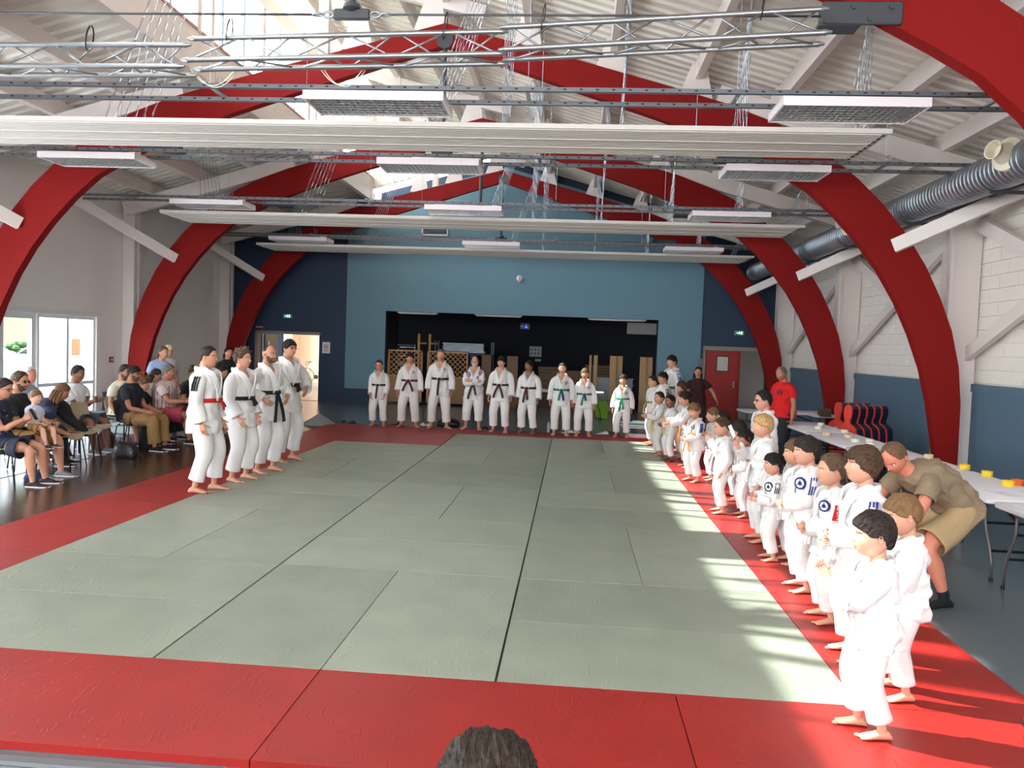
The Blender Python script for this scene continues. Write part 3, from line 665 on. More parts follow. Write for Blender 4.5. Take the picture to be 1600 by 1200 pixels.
# body-shaped foam cushions, red front and navy back, in two leaning rows
NAVY = mat('navy_vinyl', (.07, .09, .19), .45); REDV = mat('red_vinyl', (.84, .24, .20), .45)
half = [(0, 1.32), (.05, 1.31), (.085, 1.26), (.095, 1.18), (.085, 1.09), (.06, 1.02), (.065, .96), (.14, .92), (.21, .86), (.235, .76), (.245, .60), (.25, .46), (.17, .45), (.155, .60), (.135, .44), (.14, .2), (.14, .02), (.015, .02), (.0, .38)]
half = [(a*.92, b*.855) for a, b in half]
poly = [(a, b) for a, b in half]+[(-a, b) for a, b in half[::-1][1:-1]]
def dummy(x, y, rz, lean, label):
    t = thing('body_cushion', label, 'cushion', (x, y, 0), rz, 'body-shaped cushions stacked by the wall')
    for nm, y0, y1, m in (('front_face', -.03, 0, REDV), ('back_block', 0, .13, NAVY)):
        s = MB(); s.prism(poly, 'Y', y0, y1); o = s.build(nm, m, t); o.rotation_euler = (lean, 0, 0)
    s = MB(); s.box((0, -.033, .68), (.10, .003, .022)); o = s.build('badge', PLASTW, t); o.rotation_euler = (lean, 0, 0)
for k in range(5): dummy(5.04+k*.15, 9.40+k*.075, -1.08, -.03, 'red and navy body cushion, %s from the left in the near stack' % ['first', 'second', 'third', 'fourth', 'last'][k])
for k in range(4): dummy(5.12+k*.16, 10.15+k*.08, -1.12, -.03, 'red and navy body cushion, %s from the left in the rear stack' % ['first', 'second', 'third', 'last'][k])

SHELLB = mat('beige_plastic_shell', (.66, .61, .50), .38); SHELLG = mat('blue_grey_shell', (.30, .35, .42), .5); SHELLR = mat('brown_shell', (.36, .29, .25), .45)
CH = {}
def chair(x, y, rz, col, label, z=0.0):
    """moulded shell on thin black legs; the sitter looks along +Y of the chair"""
    if col not in CH:
        m = {'beige': SHELLB, 'grey': SHELLG, 'brown': SHELLR}[col]
        t = thing('shell_chair', label, 'chair', (x, y, z), rz, 'plastic shell chairs')
        prof = [(.225, .425), (.205, .455), (.12, .452), (0, .44), (-.10, .437), (-.165, .455), (-.195, .50), (-.21, .57), (-.235, .68), (-.26, .78), (-.268, .81)]
        wid = [.19, .205, .215, .22, .21, .20, .185, .195, .205, .20, .16]
        R = []; s = MB()
        for lay in (0, 1):
            for (py, pz), w in zip(prof, wid):
                ring = []
                for k in range(9):
                    u = -1+k/4; up = .028*u*u
                    if pz < .5: q = (w*u, py, pz+up-(lay*.007))
                    else: q = (w*u, py+up*1.1-(lay*.007), pz-abs(u)**4*.02)
                    ring.append(q)
                R.append(ring)
        k = 9; n = len(prof); V = np.concatenate([np.array(r) for r in R]); F = []
        for lay in (0, 1):
            for j in range(n-1):
                for i in range(k-1):
                    b = lay*n*k; F.append((b+j*k+i, b+j*k+i+1, b+(j+1)*k+i+1, b+(j+1)*k+i))
        N = n*k
        for j in range(n-1): F += [(j*k, (j+1)*k, N+(j+1)*k, N+j*k), (j*k+8, N+j*k+8, N+(j+1)*k+8, (j+1)*k+8)]
        for i in range(k-1): F += [(i, N+i, N+i+1, i+1), ((n-1)*k+i, (n-1)*k+i+1, N+(n-1)*k+i+1, N+(n-1)*k+i)]
        s.add(V, F); s.build('shell', m, t, smooth=.9)
        for sx in (-1, 1):
            for sy, ty in ((1, .20), (-1, -.17)):
                s = MB(); s.tube([(sx*.15, ty*.75, .435), (sx*.18, ty, .40), (sx*.215, ty*1.25, .012)], .010, 6); s.build('leg', BLACKM, t, smooth=True)
            s = MB(); s.tube([(sx*.17, .17, .41), (sx*.17, -.15, .41)], .009, 6); s.build('side_rail', BLACKM, t, smooth=True)
        CH[col] = t; return t
    t = inst(CH[col], None, (x, y, z), rz); t['label'] = label; return t

# ================================================================== REAR WALL DETAILS
GRN = mat('exit_green', (.05, .38, .26), .5)
def exit_sign(x, y, z, nm, w=.27, h=.13):
    t = thing('exit_sign', nm, 'sign', (x, y, z), 0, 'green exit signs')
    s = MB(); s.box((0, 0, 0), (w, .06, h), bev=.006); s.build('sign_case', mat('sign_case', (.55, .57, .55), .5), t)
    s = MB(); s.box((0, -.032, 0), (w*.86, .006, h*.8)); f = s.build('sign_face', emis('exit_face', (.10, .45, .33), .35), t)
    s = MB(); W_ = emis('exit_pictogram', (.85, .95, .9), .8)
    y1 = -.036  # running figure, arrow and doorway
    s.box((-.005, y1, .0), (.022, .003, .04)); s.ball((.004, y1, .032), (.010, .002, .010), 8, 6); s.beam((.0, y1, .01), (-.03, y1, -.005), .003, .009, (0, 0, 1)); s.beam((.0, y1, .012), (.03, y1, .02), .003, .009); s.beam((-.004, y1, -.018), (-.035, y1, -.035), .003, .011); s.beam((.0, y1, -.018), (.022, y1, -.042), .003, .011)
    s.box((.062, y1, 0), (.045, .003, .075)); s.prism([(-.085, -.012), (-.085, .012), (-.062, .012), (-.062, .024), (-.045, 0), (-.062, -.024), (-.062, -.012)], 'Y', y1-.0015, y1+.0015)
    s.build('pictogram', W_, f)
exit_sign(-8.37, YF-.03, 2.58, 'green exit sign on the dark blue wall above the open left door')
exit_sign(5.19, YF-.03, 2.54, 'green exit sign on the dark blue wall above the red door')
# glowing blue sign in the stage
t = thing('lit_blue_sign', 'small sign glowing blue high in the dark stage', 'sign', (-1.35, 23.3, 2.62)); s = MB(); s.box((0, 0, 0), (.34, .05, .2)); s.build('sign_case', BLACKM, t)
s = MB(); s.prism([(-.01, -.06), (.10, -.06), (.045, .06)], 'Y', -.03, -.027); s.box((-.09, -.028, 0), (.08, .003, .012)); s.build('sign_glow', emis('blue_glow', (.15, .22, 1.0), 3), t)
# door frames and leaves
WF = mat('grey_door_frame', (.55, .50, .47), .6)
t = MB(); t.box((-9.29, YF-.02, 1.04), (.10, .26, 2.08)); t.box((-8.3, YF-.02, 2.07), (1.98, .26, .09)); struct('door_4', t, WF)
e = bpy.data.objects.new('door_5', None); C.objects.link(e); e['kind'] = 'structure'
t = MB(); t.box((-9.14, YF+.62, 1.0), (.05, 1.0, 2.0)); t.build('door_leaf', mat('dark_door_leaf', (.20, .17, .17), .5), e)
t = MB(); t.box((-9.10, YF+.3, 1.55), (.04, .05, .5)); t.tube([(-9.09, YF+.3, 1.0), (-9.02, YF+.3, 1.0), (-9.02, YF+.42, 1.0)], .012, 6); t.build('door_handle', STEEL, e)
t = MB(); t.box((5.12, YF-.02, 2.07), (1.9, .28, .11)); t.box((4.2, YF-.02, 1.02), (.05, .28, 2.04)); struct('door_6', t, WF)
e = bpy.data.objects.new('door_7', None); C.objects.link(e); e['kind'] = 'structure'
RD = mat('red_door_paint', (.62, .09, .08), .45)
t = MB(); t.box((4.72, YF-.06, 1.0), (.92, .05, 2.0)); t.build('door_leaf', RD, e)
t = MB(); t.box((5.22, YF+.02, 1.0), (.10, .06, 2.0)); t.build('door_jamb', RD, e)
t = MB(); t.box((5.08, YF-.10, 1.02), (.04, .03, .20)); t.tube([(5.08, YF-.12, 1.02), (5.08, YF-.16, 1.02), (4.98, YF-.16, 1.02)], .010, 6); t.build('door_handle', STEEL, e)
t = thing('door_notice', 'framed paper notice on the red door', 'notice', (4.74, YF-.09, 1.62)); s = MB(); s.box((0, 0, 0), (.36, .012, .46)); s.build('notice_frame', BLACKM, t); s = MB(); s.box((0, -.008, 0), (.31, .004, .41)); s.build('notice_paper', mat('aged_paper', (.78, .77, .72), .8), t)
# notices
def notice(x, z, w, h, label, face, y=YF-.02):
    t = thing('wall_notice', label, 'notice', (x, y, z)); s = MB(); s.box((0, 0, 0), (w, .01, h)); s.build('notice_sheet', PLASTW, t)
    s = MB()
    if face == 'nosmoke':
        RS = mat('sign_red', (.80, .12, .12), .6); s.tube([(.06*math.cos(a), -.007, .03+.06*math.sin(a)) for a in np.linspace(0, 2*PI, 17)], .008, 5, cap=False); s.beam((-.042, -.007, .072), (.042, -.007, -.012), .006, .012); s.build('prohibition_ring', RS, t)
        s = MB(); s.box((-.005, -.006, .03), (.07, .003, .012)); s.box((0, -.006, -.08), (.13, .003, .008)); s.box((0, -.006, -.10), (.11, .003, .008)); s.build('print', BLACKM, t)
notice(-7.15, 1.66, .24, .34, 'white no smoking notice beside the open left door', 'nosmoke')
s = MB(); s.box((0, 0, 0), (.25, .02, .07), mi=0); 
for k in range(5): s.box((-.09+k*.045, -.012, 0), (.028, .004, .03), mi=1)
o = s.build('red_plate', [mat('plate_red', (.65, .10, .10), .5), PLASTW]); o.location = (-9.25, YF-.02, 2.22); tag(o, 'small red plate above the corner of the open left door', 'sign')
o = MB().box((0, 0, 0), (.16, .02, .26)).build('small_notice', mat('grey_notice', (.45, .45, .48), .7)); o.location = (4.14, YF-.05, 1.62); tag(o, 'small grey notice left of the red door', 'notice')
# vent in the gable and alarm siren
t = thing('wall_vent', 'white framed vent grille in the light blue gable', 'vent', (-3.9, YF-.05, 5.35)); s = MB()
for a, b, c, d in ((0, .2, .8, .04), (0, -.2, .8, .04), (-.38, 0, .04, .44), (.38, 0, .04, .44)): s.box((a, 0, b), (c, .05, d))
s.build('vent_frame', PLASTW, t)
for k in range(6): s = MB(); s.box((0, 0, -.15+k*.06), (.72, .04, .012), R=np.array(Matrix.Rotation(.6, 3, 'X'))); s.build('vent_slat', STRUT, t)
t = thing('security_camera', 'small white dome camera on the light blue wall', 'camera', (-1.30, YF-.14, 3.92)); s = MB(); s.ball((0, 0, 0), (.10, .09, .10), 14, 10); s.box((0, .08, .06), (.06, .12, .06)); s.build('camera_dome', PLASTW, t, smooth=True); s = MB(); s.lathe([(0, -.14), (.035, -.13), (.04, -.08), (.03, -.05)], 12); s.build('camera_eye', mat('camera_grey', (.75, .75, .75), .3), t, smooth=True); s = MB(); s.box((0, -.085, .02), (.012, .02, .12)); s.build('seam', BLACKM, t)
o = MB().box((0, 0, 0), (.03, .14, .13), bev=.006).build('fire_alarm_button', mat('alarm_red', (.55, .16, .17), .5)); o.location = (XL+.02, 12.85, 1.28); tag(o, 'red fire alarm call point on the left wall by the window', 'alarm button'); s = MB(); s.box((.017, 0, 0), (.004, .07, .05)); s.build('alarm_plate', PLASTW, o)
# ---- in the stage: ceiling lights, box, lattices, stacks
TAN = mat('tan_board', (.62, .47, .30), .6, var=.08, stretch=(1, 1, 6)); LATT = mat('lattice_wood', (.70, .52, .33), .6); KRAFT = mat('brown_bench_edge', (.42, .32, .24), .7, var=.12); PINEW = mat('pale_pine', (.72, .58, .40), .6, var=.1, stretch=(6, 6, .6))
for i, (x, w) in enumerate(((-4.45, 1.25), (-1.95, 1.45), (1.65, 1.75))):
    t = thing('batten_light', 'long white batten light under the stage ceiling, %s' % ['leftmost', 'middle one', 'right one'][i], 'light', (x, 19.75, 2.86), 0, 'stage batten lights'); s = MB(); s.box((0, 0, 0), (w, .14, .10), bev=.01); s.build('batten', PLASTW, t); s = MB(); s.tube([(-w/2+.05, 0, -.06), (w/2-.05, 0, -.06)], .014, 6); s.build('tube', PLASTW, t, smooth=True)
o = MB().box((0, 0, 0), (.88, .35, .34), bev=.01).build('projector_box', mat('grey_box', (.48, .47, .47), .6)); o.location = (2.40, 19.85, 2.58); tag(o, 'grey box hanging at the right corner of the stage ceiling', 'box')
def lattice(x0, x1, y, label):
    t = thing('lattice_screen', label, 'screen', ((x0+x1)/2, y, .08), 0, 'lattice screens in the stage'); W = x1-x0; H = 1.60; hp = .80
    s = MB(); s.box((-W/2+.025, 0, H/2), (.05, .04, H)); s.box((W/2-.025, 0, H/2), (.05, .04, H)); s.box((0, 0, H-.025), (W, .04, .05)); s.box((0, 0, hp), (W, .04, .05)); s.build('screen_frame', LATT, t)
    s = MB(); s.box((0, 0, hp/2), (W-.06, .03, hp)); s.build('lower_board', TAN, t)
    a = W/2-.05; z0, z1 = hp+.025, H-.05; pitch = .155; c = -W-H
    while c < W+H:
        for sg, dy in ((1, -.008), (-1, .008)):   # x = sg*(z-z0)+c
            zs = [z0, z1]; 
            def clampz(z): return sg*(z-z0)+c
            lo, hi = z0, z1
            if sg > 0: lo = max(lo, z0+(-a-c)); hi = min(hi, z0+(a-c))
            else: lo = max(lo, z0+(c-a)); hi = min(hi, z0+(c+a))
            if hi-lo > .05:
                m = MB(); m.beam((clampz(lo), dy, lo), (clampz(hi), dy, hi), .022, .012, up=(0, 1, 0)); m.build('lattice_slat', LATT, t)
        c += pitch
    for sx in (-1, 1):
        m = MB(); m.box((sx*(W/2-.1), 0, -.045), (.05, .3, .03)); m.lathe([(0, -.02), (.03, -.02), (.03, .02), (0, .02)], 8, (sx*(W/2-.1), -.12, -.06), 'X'); m.build('castor', BLACKM, t)
lattice(-5.30, -4.22, 19.60, 'tan wooden lattice screen at the left edge of the stage')
lattice(-4.08, -2.82, 19.60, 'tan wooden lattice screen behind the tallest back-row man')
o = MB().box((0, 0, .8), (.16, .5, 1.6), bev=.01).build('blue_foam_block', mat('blue_foam', (.06, .12, .30), .7)); o.location = (-2.68, 19.75, 0); tag(o, 'narrow upright blue block beside the second lattice screen', 'block')
def stack(x, y, n, w, d, h, z0, m, name, lab, grp, jit=.03):
    for k in range(n):
        key = (name, w, d, h)
        if key not in MESHC: s = MB(); s.box((0, 0, 0), (w, d, h), bev=.008); MESHC[key] = s.mesh(name, m)
        o = bpy.data.objects.new(name, MESHC[key]); C.objects.link(o); o.location = (x+random.uniform(-jit, jit), y, z0+h/2+k*(h+.004)); tag(o, lab % ['lowest', 'second', 'third', 'fourth', 'fifth', 'sixth', 'seventh', 'eighth', 'ninth', 'tenth', 'eleventh', 'twelfth', 'thirteenth', 'fourteenth', 'fifteenth'][k], name.split('_')[-1], grp)
stack(-.30, 21.6, 13, .85, .5, .095, .0, KRAFT, 'stacked_bench', 'brown bench in the stage, %s of the left stack', 'brown benches stacked in the stage')
stack(.45, 21.5, 12, .80, .5, .095, .0, KRAFT, 'stacked_bench', 'brown bench in the stage, %s of the second stack', 'brown benches stacked in the stage')
stack(1.18, 22.0, 14, .80, .5, .095, .0, KRAFT, 'stacked_bench', 'brown bench in the stage, %s of the third stack', 'brown benches stacked in the stage')
stack(1.70, 20.9, 15, 1.15, .7, .045, .30, mat('white_table_stack', (.55, .58, .62), .4), 'folded_table', 'white folded table, %s in the stack behind the boys', 'folded white tables stacked in the stage', .02)
for i, (x, y, w) in enumerate(((.92, 20.5, .07), (1.08, 20.5, .12), (1.62, 20.4, .2), (1.82, 20.55, .2), (2.55, 20.4, .2), (2.74, 20.55, .22), (3.0, 20.5, .10), (3.2, 20.6, .10))):
    o = MB().box((0, 0, .86), (w, .05, 1.72), bev=.004).build('pine_board', PINEW); o.location = (x, y, 0); o.rotation_euler = (-.03, 0, 0); tag(o, 'tall pale pine board standing in the stage, %s from the left' % ['first', 'second', 'third', 'fourth', 'fifth', 'sixth', 'seventh', 'last'][i], 'board', 'pine boards in the stage')
for i, (x, w) in enumerate(((-2.32, .30), (-1.88, .06), (-1.5, .34))):
    o = MB().box((0, 0, .8), (w, .06, 1.6), bev=.004).build('wooden_board', mat('dark_tan_board', (.44, .31, .20), .6, var=.1)); o.location = (x, 20.2, 0); tag(o, 'brown board standing in the stage, %s' % ['left of the bald man', 'a narrow pale one behind the bald man', 'right of the bald man'][i], 'board', 'brown boards in the stage')
for i, (x, z) in enumerate(((-4.55, 1.55), (-4.2, 1.7))):
    t = thing('yellow_trestle', 'yellow upright trestle above the first lattice screen, %s' % ['left one', 'right one'][i], 'trestle', (x, 20.6, 0)); s = MB(); s.box((0, 0, 1.15), (.07, .05, 2.1)); s.box((.12, 0, 1.9), (.25, .04, .05)); s.build('upright', mat('yellow_paint', (.70, .48, .08), .5), t); s = MB(); s.box((0, 0, .05), (.4, .5, .08)); s.build('foot', BLACKM, t)
t = thing('metal_rack', 'dark metal rack holding folded chairs behind the second lattice screen', 'rack', (-3.1, 20.8, 0)); s = MB()
for sx in (-.9, .9):
    for sy in (-.3, .3): s.box((sx, sy, 1.0), (.04, .04, 2.0))
for z in (.3, 1.0, 1.6): s.box((0, 0, z), (1.84, .64, .03))
s.build('rack_frame', DARKM, t)
for k in range(7): s = MB(); s.box((random.uniform(-.05, .05), 0, 1.66+k*.045), (1.3, .45, .022), bev=.005); s.build('folded_chair', STEEL, t)
t = thing('chair_stack_pile', 'grey chairs piled high at the left edge of the stage', 'chair stack', (-5.0, 20.7, 0)); s = MB()
for k in range(6): s.tube([(-.3, 0, .2+k*.28), (-.25, .3, .35+k*.28), (.25, .3, .35+k*.28), (.3, 0, .2+k*.28), (.3, 0, .45+k*.28)], .014, 6)
s.build('chair_frames', STEEL, t)
for k in range(6): s = MB(); s.box((0, .1, .42+k*.28), (.5, .42, .03), bev=.01); s.build('seat', mat('pale_grey_seat', (.45, .46, .48), .6), t)
t = thing('wall_panel_switches', 'pale metal control panel on the stage rear wall', 'panel', (-.95, 23.36, 1.75)); s = MB(); s.box((0, 0, 0), (.42, .04, .36)); s.box((.1, 0, -.3), (.2, .04, .08)); s.build('plate', mat('panel_grey', (.52, .53, .55), .5), t)
for k in range(6): s = MB(); s.box((-.13+(k % 3)*.12, -.025, .07-(k//3)*.14), (.05, .02, .07)); s.build('switch', DARKM, t)
t = thing('green_carrier_bag', 'bright green bag hanging from the table in front of the stage', 'bag', (1.22, 17.5, 0)); s = MB(); s.prism([(-.16, .04), (.15, .0), (.18, .34), (.13, .50), (-.14, .50), (-.19, .30)], 'Y', -.06, .06); s.build('bag_body', mat('lime_green_bag', (.50, .70, .12), .5, bump=.5, bscale=12), t); s = MB(); s.tube([(-.08, 0, .48), (-.06, 0, .62), (.06, 0, .62), (.08, 0, .48)], .008, 5); s.build('handle', MATS['lime_green_bag'], t)

# ================================================================== OUTSIDE (seen through the glazed doors)
GRASS = mat('grass_slope', (.30, .42, .14), .9, var=.25, vscale=6); ASPH = mat('pale_paving', (.72, .72, .72), .9, var=.05)
s = MB(); s.box((-22.0, 14, -.12), (23.5, 60, .1)); s.build('ground_outside', ASPH)['kind'] = 'structure'
s = MB(); s.prism([(-22, 0), (-34, 5.5), (-34, -.1), (-22, -.1)], 'Y', -10, 50); s.build('grass_bank_outside', GRASS)['kind'] = 'structure'
t = thing('orange_post', 'orange painted pillar outside the glazed door', 'post', (-12.3, 11.3, 0)); s = MB(); s.box((0, 0, 1.5), (.5, .5, 3.0), bev=.03); s.build('shaft', mat('orange_paint', (.82, .33, .06), .6), t)
t = thing('outside_pillar', 'pale blue rendered pillar outside the window', 'pillar', (-12.4, 14.6, 0)); s = MB(); s.box((0, 0, 1.6), (.9, 1.3, 3.2)); s.build('shaft', mat('pale_render', (.66, .68, .76), .8), t); s = MB(); s.tube([(.4, -.75, 0), (.4, -.75, 3.2)], .05, 8); s.build('downpipe', mat('zinc_pipe', (.55, .62, .66), .4, .4), t, smooth=True); s = MB(); s.box((.46, -.2, 1.5), (.02, .3, .4)); s.build('orange_notice', mat('orange_notice', (.80, .28, .12), .6), t)
o = MB().box((0, 0, 1.6), (.2, 5.0, 3.2)).build('annexe_wall_outside', mat('cream_render', (.72, .72, .66), .85)); o.location = (-14.0, 18.4, 0); o['kind'] = 'structure'
t = thing('parked_car', 'silver parked car outside the glazed door', 'car', (-17.0, 16.2, 0), .35); s = MB()
body = [(-2.1, .35), (-2.15, .75), (-1.75, .95), (-.9, 1.02), (-.35, 1.42), (1.1, 1.46), (1.75, 1.05), (2.1, .95), (2.15, .4)]
R = []
for yy, k in ((-.82, .93), (-.85, .97), (-.80, 1.0), (.80, 1.0), (.85, .97), (.82, .93)): R.append([(a*k if True else a, yy*(1-.12*max(0, b-1.0)/.4), .35+(b-.35)*(.98 if abs(yy) > .81 else 1)) for a, b in body])
s.rings(R); s.build('car_body', mat('silver_paint', (.55, .57, .62), .25, .3), t, smooth=.5)
s = MB(); s.prism([(-.82, 1.04), (-.33, 1.37), (.30, 1.39), (.30, 1.04)], 'Y', -.86, -.80); s.prism([(.36, 1.04), (.36, 1.39), (1.05, 1.40), (1.5, 1.06)], 'Y', -.86, -.80); s.build('side_window', mat('car_glass', (.10, .14, .16), .08), t)
for wx in (-1.35, 1.35):
    for wy in (-.80, .80): s = MB(); s.lathe([(0, -.1), (.30, -.1), (.32, -.06), (.32, .06), (.30, .1), (0, .1)], 18, (wx, wy, .32), 'Y'); s.build('wheel', BLACKM, t, smooth=.6)
t2 = inst(t, None, (-18.2, 22.6, 0), .3); t2['label'] = 'pale second car parked farther out behind the silver one'
for i in range(14):
    t = thing('bush', 'green hedge bush at the foot of the grass bank, %s' % (['far left', 'left', 'mid left', 'middle', 'mid right', 'right', 'far right'][i//2]+(' front' if i % 2 else ' back')), 'bush', (-21.6, 8+i*1.75, 0), 0, 'hedge bushes outside')
    s = MB(); rr = random.Random(i)
    for k in range(60):
        a, b = rr.uniform(0, 2*PI), rr.uniform(0, 1); r = .75; c = (r*math.cos(a)*math.sqrt(1-b*b), r*math.sin(a)*math.sqrt(1-b*b), .2+1.1*b); s.ball(c, (.18, .18, .14), 5, 4)
    s.build('foliage', mat('hedge_leaf', (.16, .28, .10), .8), t)
# ================================================================== PEOPLE
TMP = bpy.data.scenes.new('bake'); PENDING = []
def nrm(v): v = np.array(v, float); return v/(np.linalg.norm(v)+1e-9)
def spline(P, per=4):
    """Catmull-Rom through rows of P (any width)"""
    P = np.array(P, float); out = []
    for i in range(len(P)-1):
        p0 = P[max(i-1, 0)]; p1 = P[i]; p2 = P[i+1]; p3 = P[min(i+2, len(P)-1)]
        for q in range(per):
            t = q/per; out.append(.5*((2*p1)+(-p0+p2)*t+(2*p0-5*p1+4*p2-p3)*t*t+(-p0+3*p1-3*p2+p3)*t**3))
    out.append(P[-1]); return np.array(out)
def limb(mb, pts, rad, n=12, per=4, ref=(0, 1, 0), flat=None, fold=0.0, seed=0, mi=0, cap=True, ffreq=9.0):
    """tapering tube through joints; rad = one radius (or (a, b)) per joint; fold = cloth wrinkles"""
    rows = [list(p)+(list(r) if hasattr(r, '__len__') else [r, r]) for p, r in zip(pts, rad)]
    S = spline(rows, per); R = []; k = len(S); L = 0
    for i in range(k):
        c = S[i, :3]; d = nrm(S[min(i+1, k-1), :3]-S[max(i-1, 0), :3]); rf = np.array(ref, float)
        a = np.cross(d, rf)
        if np.linalg.norm(a) < .2: a = np.cross(d, (1, 0, 0))
        a = nrm(a); b = np.cross(a, d)
        if i: L += np.linalg.norm(c-S[i-1, :3])
        ring = []
        for q in range(n):
            t = 2*PI*q/n; w = 1.0
            if fold: w += fold*noise.noise(Vector((math.cos(t)*1.1+seed, math.sin(t)*1.1, L*ffreq+seed*3)))
            ring.append(c+(a*math.cos(t)*S[i, 3]+b*math.sin(t)*S[i, 4])*w)
        R.append(ring)
    if cap == 'cuff':
        i0, i1 = k-1, k-2; c0 = S[i0, :3]; d = nrm(c0-S[i1, :3]); rr = min(S[i0, 3], S[i0, 4])
        R = [[S[0, :3]+(np.array(p)-S[0, :3])*.4 for p in R[0]]]+R+[[c0+(np.array(p)-c0)*.93+d*.002 for p in R[-1]], [c0+(np.array(p)-c0)*.88-d*rr*.5 for p in R[-1]]]
    elif cap:
        for e, i0, i1 in ((0, 0, 1), (1, k-1, k-2)):
            c0 = S[i0, :3]; d = nrm(c0-S[i1, :3]); rr = min(S[i0, 3], S[i0, 4]); ring = [c0+(np.array(p)-c0)*.72+d*rr*.42 for p in R[i0]]; ring2 = [c0+(np.array(p)-c0)*.3+d*rr*.58 for p in R[i0]]
            if e == 0: pre = [ring2, ring]
            else: post = [ring, ring2]
        R = pre+R+post
    mb.rings(R, True, mi)
def hand(mb, w, d, palm, side, L, curl=.35, n=6, spread=.12, mi=0):
    """palm with four unequal bent fingers and a thumb from its side; d = pointing direction, palm = palm normal, side=+1 thumb to the left of (d x palm)"""
    d = nrm(d); palm = nrm(np.array(palm)-d*np.dot(palm, d)); x = np.cross(d, palm)*side
    W = .42*L; T = .15*L
    R = []
    for t, wa, th in ((-.10, .30, .75), (.02, .36, .85), (.18, .46, 1.0), (.36, .50, .95), (.50, .47, .75)):
        c = w+d*L*t; R.append([c+x*W*wa*1.0*(abs(math.cos(a))**.8*np.sign(math.cos(a)))+palm*T*.5*th*(abs(math.sin(a))**.8*np.sign(math.sin(a))) for a in [2*PI*q/10 for q in range(10)]])
    mb.rings(R, True, mi)
    def finger(b0, d0, ln, r, cu):
        pts = [b0]; dd = d0
        for s_, fr in ((0, .42), (1, .32), (2, .26)):
            dd = nrm(dd*math.cos(cu)+palm*math.sin(cu)); pts.append(pts[-1]+dd*ln*fr)
        R = []; 
        for i, p in enumerate(pts):
            t = nrm(pts[min(i+1, 3)]-pts[max(i-1, 0)]); a = nrm(np.cross(t, palm+.01)); b = np.cross(a, t); rr = r*(1, .95, .85, .62)[i]
            R.append([p+(a*math.cos(q)+b*math.sin(q))*rr for q in [2*PI*k/n for k in range(n)]])
        t = nrm(pts[3]-pts[2]); R.append([pts[3]+t*r*.45+(np.array(p)-pts[3])*.45 for p in R[-1]])
        mb.rings(R, True, mi)
    for i, (off, ln) in enumerate(((.36, .44), (.13, .49), (-.11, .46), (-.34, .36))):
        finger(w+d*L*.46+x*W*off, nrm(d+x*off*spread*2), L*ln, L*.046, curl*(.9+.12*i))
    b0 = w+d*L*.12+x*W*.36; finger(b0, nrm(d*.62+x*.62+palm*.25), L*.40, L*.055, curl*.5)
def foot(mb, ank, yaw_, L, n=10, mi=0, shoe=False, floor=0.0, mis=None):
    """bare foot with toes, or a shoe with sole, pointing along yaw_"""
    d = np.array((math.sin(yaw_), math.cos(yaw_), 0)); x = np.array((d[1], -d[0], 0)); up = np.array((0, 0, 1.0)); W = .19*L
    base = np.array((ank[0], ank[1], floor)); g = 1.12 if shoe else 1.0
    R = []
    for t, wa, h0, h1 in ((-.27, .35, .01, .10), (-.24, .62, .0, .20), (-.12, .72, .0, .30), (.05, .72, .0, .31), (.22, .84, .0, .23), (.40, 1.0, .0, .165), (.54, .98, .0, .12), (.64 if not shoe else .74, .78, .0, .09)):
        c = base+d*L*t; R.append([c+x*W*wa*g*math.cos(a)+up*L*((h0+h1)/2+(h1-h0)/2*math.sin(a)*g) for a in [2*PI*q/n for q in range(n)]])
    mb.rings(R, True, mi)
    if shoe:
        R = []
        for t, wa in ((-.31, .4), (-.28, .75), (0, .84), (.35, 1.12), (.58, 1.08), (.76, .6)):
            c = base+d*L*t; R.append([c+x*W*wa*1.1*k+up*z*L for k, z in ((-1, 0), (1, 0), (1, .075), (-1, .075))])
        mb.rings(R, True, mis if mis is not None else mi)
    else:
        for i, (off, ln, r) in enumerate(((.72, .15, .052), (.30, .14, .036), (.0, .12, .033), (-.30, .10, .031), (-.62, .08, .033))):
            sd = 1 if ank[0] < 0 else -1
            b = base+d*L*(.60-.03*i)+x*W*off*sd+up*L*.045; R = []
            for t, k in ((-.05, .8), (.35, 1), (.8, .9), (1.0, .5)):
                R.append([b+d*L*ln*t+(x*math.cos(a)+up*math.sin(a))*L*r*k for a in [2*PI*q/6 for q in range(6)]])
            mb.rings(R, True, mi)
